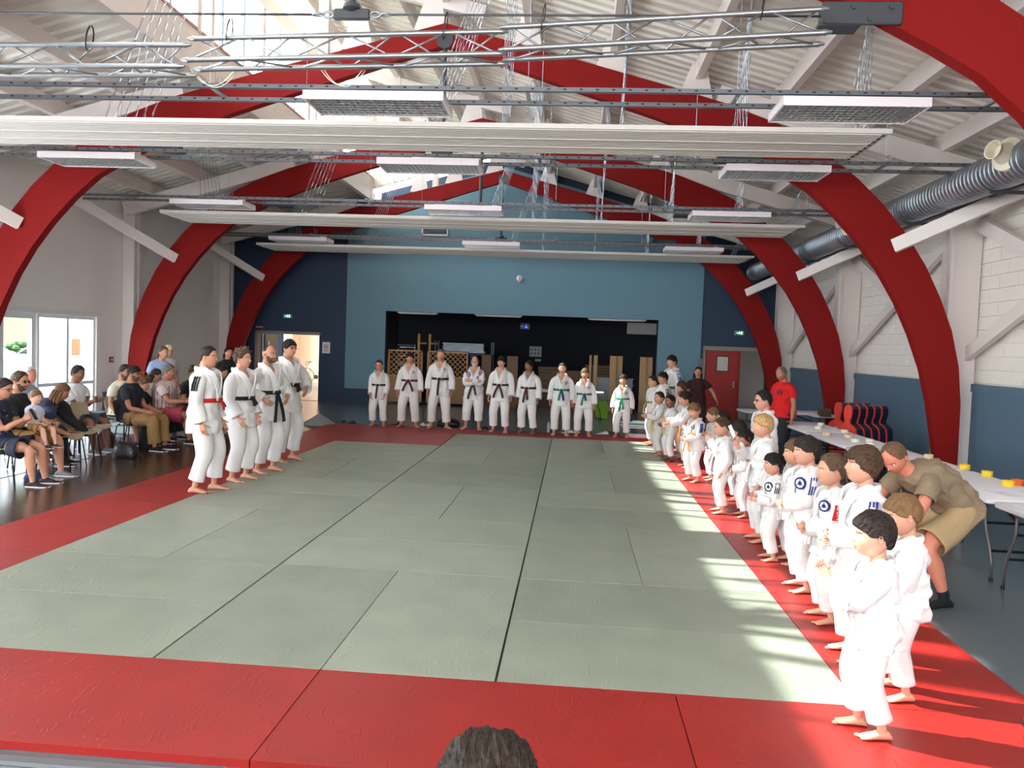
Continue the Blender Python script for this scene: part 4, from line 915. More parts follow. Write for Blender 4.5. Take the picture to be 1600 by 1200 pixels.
class Head:
    """skull grid in units of head height; +y is the face"""
    def __init__(s, c, R, hh, kid=0.0): s.c = np.array(c, float); s.R = np.array(R); s.hh = hh; s.kid = kid
    def pt(s, a, z, off=0.0):
        """a: azimuth from the face (0) round to the back, z: -.5 chin .. +.5 crown"""
        k = s.kid; zz = max(-.5, min(.5, z)); hw = .335+.03*k; hd = .41+.02*k
        q = math.sqrt(max(0, 1-(abs(zz)/.5)**2.35))
        x = math.sin(a)*hw*q; y = math.cos(a)*hd*q
        if zz < 0:
            t = (-zz/.5); x *= 1-.26*(1-.3*k)*t**1.4
            if y > 0: y *= 1-.02*t; y += .055*t**2*(1-abs(x)/.3 if abs(x) < .3 else 0)
            else: y *= 1-.42*t**1.1
        else: y -= .01
        f = max(0.0, math.cos(a))**.5 if math.cos(a) > 0 else 0.0
        if y > 0:
            ax = abs(x)
            y -= .012*math.exp(-(ax/.2)**2)*(1 if zz > -.1 else .4)
            nz = 0.0
            if -.19 < zz < .05: nz = (.05-zz)/.18 if zz > -.13 else max(0, (zz+.19)/.06)
            y += (.085-.025*k)*nz*math.exp(-(x/(.035+.018*nz))**2)
            y -= .034*math.exp(-((ax-.145)/.075)**2-((zz-.005)/.045)**2)
            y += .012*math.exp(-((ax-.13)/.10)**2-((zz-.085)/.03)**2)
            y += (.010+.01*k)*math.exp(-((ax-.18)/.08)**2-((zz+.13)/.08)**2)
            y += .022*math.exp(-(x/.085)**2-((zz+.235)/.022)**2)+.024*math.exp(-(x/.075)**2-((zz+.292)/.024)**2)-.012*math.exp(-(x/.10)**2-((zz+.262)/.010)**2)
            y += .018*math.exp(-(x/.09)**2-((zz+.41)/.06)**2)
        p = np.array((x, y, zz)); 
        if off:
            nn = nrm((x/.12, y/.17, zz/.24)); p = p+nn*off
        return p
    def W(s, p): return s.c+s.R @ (np.array(p)*s.hh)
def build_head(mb, hd, detail, mi_skin, mi_lip, mi_brow, mi_white, mi_iris):
    na, nz = (60, 56) if detail >= 2 else (48, 46) if detail == 1 else (26, 24)
    az = [];
    for i in range(na):   # denser azimuths on the face
        u = i/na*2*PI; az.append(u-.45*math.sin(u)*1.0)
    zs = [-.5*math.cos(PI*j/(nz-1)) for j in range(nz)]; zs[0] = -.4999; zs[-1] = .4999
    # even spacing over the face
    zs = [(.55*z+.45*(-.5+j/(nz-1))) for j, z in enumerate(zs)]; zs[0] = -.4999; zs[-1] = .4999
    V = [hd.W(hd.pt(a, z)) for z in zs for a in az]; b = mb.n; faces = []; mis = []
    for j in range(nz-1):
        for i in range(na):
            faces.append((j*na+i, j*na+(i+1) % na, (j+1)*na+(i+1) % na, (j+1)*na+i))
            a = (az[i]+(az[(i+1) % na] if i < na-1 else 2*PI))/2; z = (zs[j]+zs[j+1])/2; p = hd.pt(a, z); m = mi_skin
            if p[1] > 0:
                x = abs(p[0])
                if x < .095*(1-abs(z+.264)/.06) and -.31 < z < -.222: m = mi_lip
                elif .06 < x < .235 and abs(z-(.082-.16*(x-.15)**2*8)) < .013: m = mi_brow
            mis.append(m)
    for f, m in zip(faces, mis): mb.f.append(tuple(i+b for i in f)); mb.m.append(m)
    mb.v.extend([tuple(map(float, v)) for v in V]); mb.n += len(V)
    mb.f.append(tuple(b+i for i in range(na-1, -1, -1))); mb.m.append(mi_skin); mb.f.append(tuple(b+(nz-1)*na+i for i in range(na))); mb.m.append(mi_skin)
    def ell(c, r, n, m, mi):
        R = []
        for j in range(m+1):
            ph = PI*(.03+.94*j/m); R.append([hd.W(np.array(c)+np.array(r)*np.array((math.sin(ph)*math.cos(2*PI*q/n), -math.cos(ph), math.sin(ph)*math.sin(2*PI*q/n)))) for q in range(n)])
        mb.rings(R, True, mi)
    for sx in (-1, 1):
        a0 = .40; py = hd.pt(a0, .0)[1]
        ell((sx*.145, py-.004, .002), (.056, .030, .030), 12, 6, mi_white); ell((sx*.142, py+.016, .002), (.026, .013, .027), 8, 4, mi_iris)
        ex = hd.pt(PI/2, -.03)[0]-.005
        # ear: rim and hollow
        R = []
        for rr, dx in ((.35, .0), (.85, .022), (1.0, .050), (.80, .056), (.5, .028), (.15, .022)):
            R.append([hd.W((sx*(ex+dx+.012*math.sin(q)), -.035+.058*rr*math.cos(q)-.03*dx*10*.3, -.035+(.098+.014*math.sin(q))*rr*math.sin(q)+.01)) for q in [2*PI*k/12 for k in range(12)]])
        mb.rings(R, True, mi_skin)
HAIRLINE = {'short': [(0, .30), (.6, .27), (.95, .16), (1.2, .02), (1.45, .0), (1.8, .02), (2.1, -.12), (2.5, -.24), (PI, -.28)],
            'fringe': [(0, .15), (.6, .13), (.95, .06), (1.2, -.02), (1.45, -.02), (1.8, -.02), (2.1, -.16), (2.5, -.28), (PI, -.32)],
            'bowl': [(0, .10), (.6, .09), (.95, .02), (1.2, -.10), (1.5, -.16), (1.9, -.2), (2.3, -.28), (PI, -.34)],
            'bald': [(0, .6), (1.3, .35), (1.5, .12), (1.9, .12), (2.4, .10), (PI, .05)],
            'receding': [(0, .42), (.6, .34), (.95, .2), (1.2, .02), (1.45, .0), (1.8, .0), (2.1, -.14), (2.5, -.22), (PI, -.26)],
            'pulled': [(0, .30), (.6, .25), (.95, .16), (1.2, .08), (1.5, .03), (1.9, -.03), (2.3, -.15), (PI, -.24)]}
def hair(hd, style, th, name_mat, seed, detail, parent, curl=0.0, extra=None, name='hair'):
    line = HAIRLINE[style]; na, nz = (120, 64) if detail >= 2 else (48, 32) if detail == 1 else (28, 20)
    def zl(a):
        a = abs(((a+PI) % (2*PI))-PI)
        for (a0, z0), (a1, z1) in zip(line, line[1:]):
            if a <= a1: return z0+(z1-z0)*(a-a0)/(a1-a0)
        return line[-1][1]
    R = []; zmin = min(z for _, z in line)-.08
    for j in range(nz):
        t = j/(nz-1); z = zmin+(.4999-zmin)*(1-(1-t)**1.7); ring = []
        for i in range(na):
            a = 2*PI*i/na; d = (z-zl(a)-.035*noise.noise(Vector((math.cos(a)*9, math.sin(a)*9+seed, 0)))-.02*noise.noise(Vector((math.cos(a)*25, math.sin(a)*25, seed))))/.06; sm = min(1, max(0, d)); sm = sm*sm*(3-2*sm)
            p0 = hd.pt(a, z); fl = a+1.2*z; sw = noise.noise(Vector((p0[0]*9+seed, p0[1]*5, p0[2]*4)))*.38+noise.noise(Vector((math.cos(fl)*11+seed, math.sin(fl)*11, p0[2]*2.2)))*.36*min(1, (.5-z)*5)+noise.noise(Vector((p0[0]*24+seed, p0[1]*7, p0[2]*5)))*.30
            if curl: sw += curl*noise.noise(Vector((p0[0]*11, p0[1]*11+seed, p0[2]*11)))*1.6
            top = max(0, z)*.6+.75
            off = sm*th*top*(1+sw)-(1-sm)*.035
            ring.append(hd.W(hd.pt(a, z, off)))
        R.append(ring)
    s = MB(); s.rings(R, True)
    if extra: extra(s, hd)
    return s.build(name, HAIRM(name_mat), parent, smooth=True)
HC = {'black': (.075, .06, .055), 'dark': (.15, .105, .08), 'brown': (.27, .185, .12), 'light': (.47, .345, .22), 'blond': (.72, .58, .38), 'platinum': (.90, .82, .64), 'grey': (.42, .40, .38), 'white': (.84, .83, .80), 'ash': (.36, .28, .21), 'sandy': (.42, .31, .22)}
def HAIRM(c):
    return mat('hair_'+c, HC[c], .5, bump=1.0, bscale=30, var=.38, vscale=22, spec=.3, stretch=(4, 1.0, 1.3))
SK = {'fair': (.80, .58, .48), 'mid': (.76, .54, .43), 'tan': (.66, .44, .33), 'red': (.82, .52, .43), 'brown': (.50, .33, .25), 'pale': (.85, .66, .57)}
def SKIN(c): return mat('skin_'+c, SK[c], .5, bump=.05, bscale=60, var=.05, vscale=8)
LIP = {k: mat('lip_'+k, (v[0]*.90, v[1]*.66, v[2]*.66), .45) for k, v in SK.items()}
EYEW = mat('eye_white', (.88, .86, .84), .3); IRIS = mat('eye_dark', (.10, .07, .05), .2)
GI = mat('white_cotton_gi', (.87, .86, .855), .85, bump=.45, bscale=90, var=.03, vscale=8, sheen=.2)
GIT = mat('white_gi_trousers', (.86, .845, .84), .85, bump=.3, bscale=50, var=.03, vscale=8)
def CLOTH(name, c, **k): return mat('cloth_'+name, c, k.pop('rough', .85), bump=.3, bscale=70, var=.05, vscale=9, **k)
def basis(yaw_, pitch, roll):
    return np.array(Matrix.Rotation(yaw_, 3, 'Z') @ Matrix.Rotation(pitch, 3, 'X') @ Matrix.Rotation(roll, 3, 'Y'))

class Person:
    """local frame: looks along +Y, its right hand at +X, soles at z = 0"""
    def __init__(s, label, x, y, heading, H, group=None, skin='fair', z=.0412, detail=1, kid=None, wide=1.0, head=(0, 0, 0), hipz=None, hipxy=(0, 0), lean=0.0, side=0.0, twist=0.0,
                 armR=None, armL=None, feet=None, hands=None, elbow=(.35, -.8, -.3), kneepole=(0, 1, .2), hh=None, curl=.35, long_leg=None, curve=0.0):
        s.t = thing('person', label, 'person', (x, y, z), math.radians(heading-90), group)
        s.H = H; s.detail = detail; s.skin = skin; s.wide = wide; s.curl = curl
        k = max(0, min(1, (1.62-H)/.5)) if kid is None else kid; s.kid = k
        s.hh = hh or H*(.141+.055*k); hh = s.hh
        s.legs = H*(.49-.025*k); s.hip = np.array((hipxy[0], hipxy[1], (s.legs+.045*H) if hipz is None else hipz))
        s.anz = .042*H
        T = H-hh*1.10-(s.legs+.045*H)-.012*H
        s.Tl = T; up = nrm((math.sin(side), math.sin(lean), math.cos(lean))); fw0 = np.array((0, math.cos(lean), -math.sin(lean)))
        s.up = up; rt = np.array((math.cos(twist), math.sin(twist), 0)); rt = nrm(rt-up*np.dot(rt, up)); s.rt = rt; s.fw = np.cross(up, rt)
        s.sp = []; 
        for u in np.linspace(0, 1, 6):   # spine with optional rounding forward
            s.sp.append(s.hip+up*T*u+np.cross(up, (1, 0, 0))*0+(-s.fw)*(math.sin(u*PI)*curve*T))
        s.neck = s.sp[-1]
        s.sw = .101*H*(1-.06*k)*wide
        s.sh = {sg: s.neck-up*.045*H+rt*sg*s.sw for sg in (1, -1)}
        hy, hp, hr = head; s.hR = basis(hy+twist*0, hp, hr)
        nf = up*.6+np.array((0, math.sin(lean*.4), math.cos(lean*.4)))*.4
        s.hc = s.neck+nrm(nf)*.030*H+np.array((0, .02*H, 0))+s.hR @ np.array((0, .04*hh, .46*hh))
        # arms
        A = .318*H; s.ua, s.fa = A*.535, A*.465; s.arm = {}
        for sg, tgt in ((1, armR), (-1, armL)):
            if tgt is None: tgt = (.14, .06, -.97)
            v = rt*sg*tgt[0]+np.array((0, 1.0, 0))*tgt[1]+np.array((0, 0, 1.0))*tgt[2]
            w = s.sh[sg]+v*A; d = w-s.sh[sg]; D = min(np.linalg.norm(d), (s.ua+s.fa)*.995); d = nrm(d); w = s.sh[sg]+d*D
            pole = rt*sg*elbow[0]+np.array((0, elbow[1], elbow[2])); pole = nrm(pole-d*np.dot(pole, d))
            c = (s.ua**2+D**2-s.fa**2)/(2*s.ua*D); c = max(-1, min(1, c)); el = s.sh[sg]+d*s.ua*c+pole*s.ua*math.sqrt(1-c*c)
            s.arm[sg] = (s.sh[sg], el, w)
        # legs
        fy = feet or [(.085, .0, 0, .18), (-.085, .0, 0, -.18)]
        s.leg = {}; s.feet = {}; tl = s.legs*.505; sl = s.legs*.495
        for sg, (fx, fy_, fz, fyaw) in ((1, fy[0]), (-1, fy[1])):
            hp_ = s.hip+np.array((sg*.052*H*wide, 0, -.015*H)); an = np.array((fx*H if hipz is None else fx, fy_*H if hipz is None else fy_, fz+s.anz)); d = an-hp_; D = min(np.linalg.norm(d), (tl+sl)*.998); d = nrm(d)
            pole = np.array(kneepole, float)+np.array((sg*.15, 0, 0)); pole = nrm(pole-d*np.dot(pole, d)); c = (tl**2+D**2-sl**2)/(2*tl*D); c = max(-1, min(1, c))
            kn = hp_+d*tl*c+pole*tl*math.sqrt(1-c*c); s.leg[sg] = (hp_, kn, hp_+d*D); s.feet[sg] = (hp_+d*D, fyaw, fz)
        s.hands = hands or {}
        s.head = Head(s.hc, s.hR, hh, k)
    # torso surface: u 0 (crotch) .. 1 (neck base); a, b half width/depth in H
    PROF = [(-.30, .098, .088), (-.12, .100, .090), (.0, .101, .088), (.18, .098, .082), (.38, .086, .070), (.52, .090, .072), (.72, .103, .077), (.86, .105, .070), (.93, .098, .060), (.975, .070, .050), (1.02, .042, .044), (1.10, .036, .040)]
    def surf(s, u, th, off=0.0, prof=None, wmul=1.0):
        """th = 0 front, positive towards the right side"""
        P = prof or s.PROF; H = s.H
        for (u0, a0, b0), (u1, a1, b1) in zip(P, P[1:]):
            if u <= u1 or u1 == P[-1][0]:
                t = max(0, min(1, (u-u0)/(u1-u0))); t = t*t*(3-2*t); a = a0+(a1-a0)*t; b = b0+(b1-b0)*t; break
        if u < P[0][0]: a, b = P[0][1:]
        q = max(0.0, min(.99999, u))*5; i = int(q); f = q-i; c = s.sp[i]*(1-f)+s.sp[i+1]*f
        if u < 0: c = s.hip+s.up*s.Tl*u*.0+np.array((0, 0, 1.0))*s.Tl*u*.75+s.up*s.Tl*u*.25
        if u > 1: c = s.neck+s.up*s.Tl*(u-1)
        a = a*H*s.wide*wmul+off; b = b*H*(1+(s.wide-1)*1.1)+off
        x = math.sin(th); y = math.cos(th); e = .86
        return c+s.rt*a*(abs(x)**e*np.sign(x))+s.fw*b*(abs(y)**e*np.sign(y))
    def body(s, bare_feet=True, shoe=None, sole=None, short_legs=False, thin=1.0):
        H = s.H; mb = MB(); W = s.wide; dt = s.detail
        n = 14; R = []
        for u in (.0, .12, .28, .42, .56, .70, .82, .90, .95, .99, 1.03, 1.10): R.append([s.surf(u, 2*PI*q/20, -.010*H) for q in range(20)])
        mb.rings(R); 
        nt = s.hc+s.hR @ np.array((0, -.10*s.hh, -.22*s.hh)); limb(mb, [s.neck-s.up*.03*H, s.neck+s.up*.03*H, nt], [.040*H, .036*H*(1-.1*s.kid), .037*H], 12, 2)
        for sg in (1, -1):
            a, e, w = s.arm[sg]; limb(mb, [a-s.rt*sg*.02*H, a*.62+e*.38, e*1.0, e*.6+w*.4, w], [.033*H*W, .029*H*W, .023*H*W, .0235*H*W, .0145*H], 10, 3)
            h, k, an = s.leg[sg]; fw_ = nrm(k-h); limb(mb, [h, h*.6+k*.4, k, k*.62+an*.38, an*.85+k*.15, an-np.array((0, 0, .012*H))], [.058*H*W, .052*H*W, .036*H*W, .037*H*W, .022*H, .021*H], 12, 3)
        me = mb.mesh('body', SKIN(s.skin), True)
        o = bpy.data.objects.new('body', me); TMP.collection.objects.link(o)
        m = o.modifiers.new('r', 'REMESH'); m.mode = 'VOXEL'; m.voxel_size = (.0085 if dt >= 2 else .0135 if dt == 1 else .019)*max(.8, H/1.6); m.use_smooth_shade = True
        m2 = o.modifiers.new('s', 'SMOOTH'); m2.factor = .5; m2.iterations = 3
        # details appended after the remesh: head, hands, feet
        d = MB(); build_head(d, s.head, dt, 0, 1, 2, 3, 4)
        for sg in (1, -1):
            a, e, w = s.arm[sg]; fd = nrm(w-e); spec = s.hands.get(sg, {}); dr = spec.get('dir'); dr = fd if dr is None else nrm(s.rt*dr[0]*sg+np.array((0, dr[1], dr[2])))
            pn = spec.get('palm', (-1.0, .15, .1)); pn = s.rt*pn[0]*sg+np.array((0, pn[1], pn[2]))
            hand(d, w, dr, pn, 1 if sg > 0 else -1, .105*H, spec.get('curl', s.curl), 7 if dt >= 2 else 5)
        shm = []
        for sg in (1, -1):
            an, fy, fz = s.feet[sg]
            if bare_feet: foot(d, an, fy, .150*H, 12 if dt >= 2 else 8, 0, floor=an[2]-s.anz)
        PENDING.append((o, d, s, [SKIN(s.skin), LIP[s.skin], HAIRM(s.browc) if hasattr(s, 'browc') else HAIRM('dark'), EYEW, IRIS]))
        if shoe:
            for sg in (1, -1):
                an, fy, fz = s.feet[sg]; q = MB(); foot(q, an, fy, .158*H, 12, 0, True, an[2]-s.anz, 1)
                q.build('shoe', [shoe, sole or PLASTW], s.t, smooth=.8)
        return s
    # -------- clothing
    def jacket(s, m=None, v0=.42, hem=-.42, size=1.0, seed=0, short=False, vwid=.062, sleeve_r=1.0, sl_end=.93, skirt=1.0, stripes=None, badge=None, lap=True, patch=None, armpatch=None, lapm=None):
        m = m or GI; H = s.H; n = 64 if s.detail >= 2 else 40; mb = MB(); R = []; us = np.linspace(hem, 1.035, 40 if s.detail >= 2 else 26)
        prof = [(hem, .126*skirt, .106*skirt), (-.2, .122*skirt, .104*skirt), (.0, .115, .098), (.22, .105, .088), (.34, .096, .084), (.46, .101, .088), (.62, .106, .091), (.78, .109, .088), (.88, .108, .078), (.94, .098, .067), (.985, .075, .056), (1.035, .052, .052)]
        s.jp = [(a, b*size, c*size) for a, b, c in prof if a == hem or a > hem+.02]; s.v0 = v0; s.vw = vwid
        for u in us:
            ring = []
            for q in range(n):
                th = 2*PI*q/n; thn = ((th+PI) % (2*PI))-PI
                f = (.016 if u > .3 else .022)*H*noise.noise(Vector((math.sin(th)*2.2+seed, math.cos(th)*2.2, u*5+seed)))+.010*H*noise.noise(Vector((math.sin(th)*5+seed, math.cos(th)*5, u*3-seed)))
                if .30 < u < .40: f *= .4
                if u > .9: f *= .3
                off = f
                if not short and u > v0:
                    p = s.surf(u, th, 0, s.jp); lx = abs(np.dot(p-s.neck, s.rt)); vw = (u-v0)/(1.0-v0)*vwid*H
                    if abs(thn) < 1.4 and lx < vw-.013*H: off = -.030*H
                ring.append(s.surf(u, th, off, s.jp))
            R.append(ring)
        mb.rings(R, True)
        for sg in (1, -1):
            a, e, w = s.arm[sg]; r0_, r1_, r2_, r3_ = (.045, .047, .045, .046) if not short else (.046, .045, .044, .044)
            a0 = a-s.rt*sg*.030*H-s.up*.008*H
            if short:
                pe = a*.42+e*.58; limb(mb, [a0, a*.8+e*.2, pe], [r0_*H*sleeve_r, r1_*H*sleeve_r, r2_*H*sleeve_r], 18, 5, fold=.10, seed=seed+sg, cap='cuff')
            else:
                pe = e*(1-sl_end)+w*sl_end; limb(mb, [a0, a*.7+e*.3, e, e*.5+pe*.5, pe], [r0_*H*sleeve_r, r1_*H*sleeve_r, r2_*H*sleeve_r, r3_*H*sleeve_r*1.0, .046*H*sleeve_r], 22 if s.detail >= 2 else 16, 5, fold=.22, seed=seed+sg*3, ffreq=7/max(.5, H), cap='cuff')
        jo = mb.build('jacket' if not short else 'shirt', m, s.t, smooth=True)
        s.jo = jo
        if not short and lap:
            lw = .021*H; lm = lapm or m
            for order, sg in ((0, 1), (1, -1)):
                path = []
                for u in np.linspace(0, 1, 12):     # collar from the back of the neck round to the chest
                    th = PI*(1-u)*sg; path.append((1.035-.010*math.sin(u*PI)*0, th, 1))
                pts = []
                for uu, th, _ in path[:7]: pts.append(s.surf(1.035, th, .006*H, s.jp))
                k = 16
                for q in range(1, k+1):
                    f = q/k; u = 1.03+(hem-1.03)*f*(.47 if order == 0 else .50) if False else 1.03-(1.03-.30)*f
                    lat = (u-v0)/(1-v0)*vwid*H*sg*1.04+(-.02*H*sg if u < v0 else 0)*0
                    a = abs(np.dot(s.surf(u, PI/2, 0, s.jp)-s.surf(u, -PI/2, 0, s.jp), s.rt))/2; r = max(-.95, min(.95, lat/a)); th = math.asin(np.sign(r)*abs(r)**(1/.86))
                    pts.append(s.surf(u, th, (.008+.005*order)*H, s.jp))
                pts = spline(pts, 2); Rr = []
                for i, p in enumerate(pts):
                    d = nrm(pts[min(i+1, len(pts)-1)]-pts[max(i-1, 0)]); q = min(.999, max(0, np.dot(p-s.hip, s.up)/s.Tl)); c = s.hip+s.up*np.dot(p-s.hip, s.up)
                    out = nrm(p-c); sd = nrm(np.cross(d, out)); hw = lw*(1 if i > 10 else .7)
                    lift = .004*H if i < 8 else 0
                    upv = s.up*lift
                    Rr.append([p-sd*hw-out*.004*H+upv, p-sd*hw+out*.007*H+upv, p+out*.010*H+upv, p+sd*hw+out*.007*H+upv, p+sd*hw-out*.004*H+upv])
                b = MB(); b.rings(Rr, True); b.build('lapel', lm, s.t, smooth=.9)
        if stripes:
            for sg in (1, -1):
                for k in (-1, 0, 1):
                    a, e, w = s.arm[sg]; b = MB(); pts = []
                    dirv = nrm(e-a); outv = nrm(s.rt*sg*.8+s.up*.6); bk = s.fw
                    a0 = a-s.rt*sg*.030*H-s.up*.008*H; a1 = a*.7+e*.3; cl = []
                    for f in (.22, .4, .6, .8, 1.0, 1.3, 1.6, 1.9):
                        c = a0+(a1-a0)*f if f <= 1 else a1+(e-a1)*(f-1)*.43; cl.append(c)
                        o2 = nrm(outv-dirv*np.dot(outv, dirv)*(1 if f > .5 else .3)); pts.append(c+o2*.0545*H+bk*k*.016*H)
                    Rr = []
                    for i, p in enumerate(pts): o2 = nrm(p-cl[i]); Rr.append([p-bk*.0045*H-o2*.008*H, p+bk*.0045*H-o2*.008*H, p+bk*.0045*H+o2*.002*H, p-bk*.0045*H+o2*.002*H])
                    b.rings(Rr); b.build('shoulder_stripe', stripes, s.t)
        if badge:
            for (u, th, r, c1, c2) in badge:
                p = s.surf(u, th, .013*H, s.jp); o2 = nrm(p-s.surf(u, th, -.02*H, s.jp)); a = nrm(np.cross((0, 0, 1.0), o2)); b_ = np.cross(o2, a); b = MB()
                for rr, dd, mi in ((r, .004, 0), (r*.72, .0055, 1), (r*.34, .007, 0)):
                    Rr = [[p+(a*math.cos(q)+b_*math.sin(q))*rr*H+o2*z*H for q in [2*PI*k/14 for k in range(14)]] for z in (-.006, dd)]; b.rings(Rr, True, mi)
                for ang in (PI/2, PI/2+2.1, PI/2-2.1): b.beam(p+o2*.0072*H, p+o2*.0072*H+(a*math.cos(ang)+b_*math.sin(ang))*r*.68*H, .003*H, .003*H, up=o2, mi=0)
                b.build('chest_badge', [c1, c2], jo)
        return s
    def belt(s, m, u=.33, tails=(.20, .17), knot=True, spread=.5, m2=None, seed=0, th0=0.0):
        H = s.H; prof = getattr(s, 'jp', s.PROF); mb = MB(); R = []; n = 36; hw = .0145*H/s.Tl
        for q in range(n+1):
            th = 2*PI*q/n; R.append([s.surf(u-hw, th, .003*H, prof), s.surf(u-hw, th, .012*H, prof), s.surf(u+hw, th, .012*H, prof), s.surf(u+hw, th, .003*H, prof)])
        mb.rings(R, True); 
        if m2:
            mb.build('belt', m, s.t, smooth=.6)
            for q in range(0, n, 6): b = MB(); b.rings([R_ for R_ in [[p+nrm(np.array(p)-s.surf(u, 2*PI*k/n, -.05, prof))*.002 for p in R[k]] for k in (q, q+1, q+2)]], True); b.build('belt_band', m2, s.t)
            mb = MB()
        c = s.surf(u, th0, .020*H, prof); f = nrm(s.fw*math.cos(th0)+s.rt*math.sin(th0)); x = nrm(np.cross(f, s.up)) 
        if knot:
            R = []
            for t, a, b in ((-.024, .008, .010), (-.012, .016, .016), (.0, .019, .020), (.012, .016, .016), (.024, .008, .010)): R.append([c+x*t*H+s.up*a*H*math.cos(q)+f*b*.7*H*math.sin(q) for q in [2*PI*k/10 for k in range(10)]])
            mb.rings(R)
            for sg, L in ((1, tails[0]), (-1, tails[1])):
                if L <= 0: continue
                pts = [c+f*.004*H]; dirn = nrm(x*sg*spread-np.array((0, 0, 1.0)))
                for k in range(1, 6):
                    t = k/5; pts.append(c+f*(.004+.014*math.sin(t*2.2)+.018*t)*H+(x*sg*spread*(1-.35*t)*.7*t-np.array((0, 0, 1.0))*t*.95)*L*H)
                Rr = []
                for i, p in enumerate(pts):
                    d = nrm(pts[min(i+1, 5)]-pts[max(i-1, 0)]); sd = nrm(np.cross(d, f)); Rr.append([p-sd*.0145*H, p+sd*.0145*H, p+sd*.0145*H+f*.006*H, p-sd*.0145*H+f*.006*H])
                b = MB(); b.rings(Rr, True); b.build('belt_tail', m if not (m2 and sg < 0) else m2, s.t)
        if mb.n: mb.build('belt' if not m2 else 'belt_knot', m, s.t, smooth=.7)
        return s
    def trousers(s, m=None, size=1.0, end=.90, seed=0, hemw=1.0, top=.30, fold=.13, name='trousers'):
        m = m or GIT; H = s.H; mb = MB(); R = []; n = 24
        for u in ((-.14, -.08, 0, .1, .2, top) if top > .2 else (-.14, -.08, 0, .05)): R.append([s.surf(u, 2*PI*q/n, (-.002 if u > -.1 else -.012)*H, None) for q in range(n)])
        mb.rings(R)
        for sg in (1, -1):
            h, k, an = s.leg[sg]; nn = 24 if s.detail >= 2 else 16
            if end > .55: t = (end-.5)*2; e = k*(1-t)+an*t; pts = [h+np.array((0, 0, .02*H)), h*.6+k*.4, k, k*.5+e*.5, e]; rad = [.066, .068, .058, .052, .053*hemw]
            else: t = end*2; e = h*(1-t)+k*t; pts = [h+np.array((0, 0, .02*H)), h*.5+e*.5, e]; rad = [.066, .066, .062*hemw]
            limb(mb, pts, [r*H*size*s.wide for r in rad], nn, 5, fold=fold, seed=seed+sg*2.3, ffreq=6/max(.6, H), cap='cuff')
        mb.build(name, m, s.t, smooth=True); return s
    def hairdo(s, style, col, th=.05, seed=0, curl=0.0, extra=None, name='hair'):
        hair(s.head, style, th, col, seed, s.detail, s.t, curl, extra, name); s.browc = col; return s
    def beard(s, col, th=.014):
        hd = s.head; R = []; na, nz = 30, 12
        for j in range(nz):
            z = -.499+(.499-.12)*j/(nz-1)*1.05; ring = []
            for i in range(na):
                a = 2*PI*i/na; aa = abs(((a+PI) % (2*PI))-PI); p = hd.pt(a, z); ax = abs(p[0])
                ok = aa < 1.55 and z < -.10-.0*aa and not (ax < .10 and -.33 < z < -.215) and not (z > -.18 and aa < .9)
                ring.append(hd.W(hd.pt(a, z, th if ok else -.03)))
            R.append(ring)
        b = MB(); b.rings(R); b.build('beard', mat('beard_'+col, tuple(.62*h+.38*k for h, k in zip(HC[col], SK[s.skin])) if col != 'white' else HC[col], .8, bump=.8, bscale=80), s.t, smooth=True); return s
    def glasses(s, dark=False, col=None):
        hd = s.head; b = MB(); m = col or BLACKM
        for sx in (-1, 1):
            c = np.array((sx*.15, hd.pt(.4, 0)[1]+.055, .0)); P = [hd.W(c+np.array((.088*math.cos(q)*(1), -.02*abs(math.cos(q)), .062*math.sin(q)))) for q in np.linspace(0, 2*PI, 13)]
            b.tube(P, .0085*s.hh/.22*.35 if not dark else .0035, 5, cap=False)
            b.tube([hd.W((sx*.235, c[1]-.02, .02)), hd.W((sx*.34, .15, .02)), hd.W((sx*.365, -.06, .0))], .0022, 5)
        b.tube([hd.W((-.06, hd.pt(.4, 0)[1]+.07, .01)), hd.W((.06, hd.pt(.4, 0)[1]+.07, .01))], .0022, 5)
        o = b.build('glasses', m, s.t, smooth=True)
        if dark:
            for sx in (-1, 1):
                b = MB(); c = np.array((sx*.15, hd.pt(.4, 0)[1]+.055, .0)); b.rings([[hd.W(c+np.array((.085*math.cos(q), dy-.02*abs(math.cos(q)), .058*math.sin(q)))) for q in [2*PI*k/12 for k in range(12)]] for dy in (-.006, .006)]); b.build('dark_lens', mat('dark_lens', (.03, .03, .035), .08), o)
        return s
    def long_hair(s, col, L=.9, side=.30, seed=0, back=True):
        hd = s.head
        b = MB()
        for j in range(7):
            f = -1+2*j/6; a = PI-f*1.35; p = hd.pt(a, -.05, .03); P = []
            for t in np.linspace(0, 1, 6): q = np.array(p)*(1+0*t)+np.array((.03*math.sin(j*2+t*3), -.02-.06*math.sin(t*2.5), -L*t)); P.append(hd.W(q))
            limb(b, P, [(.10*hd.hh, .06*hd.hh)]*3+[(.10*hd.hh, .055*hd.hh)]*2+[(.04*hd.hh, .03*hd.hh)], 8, 2)
        b.build('long_hair', HAIRM(col), s.t, smooth=True); return s
    def bun(s, col, r=.15, pos=(0, -.38, .35)):
        b = MB(); hd = s.head; R = []
        for j in range(9):
            ph = PI*(.02+.96*j/8); R.append([hd.W(np.array(pos)+r*np.array((math.sin(ph)*math.cos(q), math.sin(ph)*math.sin(q), -math.cos(ph)))*(1+.1*math.sin(q*4+j))) for q in [2*PI*k/14 for k in range(14)]])
        b.rings(R); b.build('hair_bun', HAIRM(col), s.t, smooth=True); return s
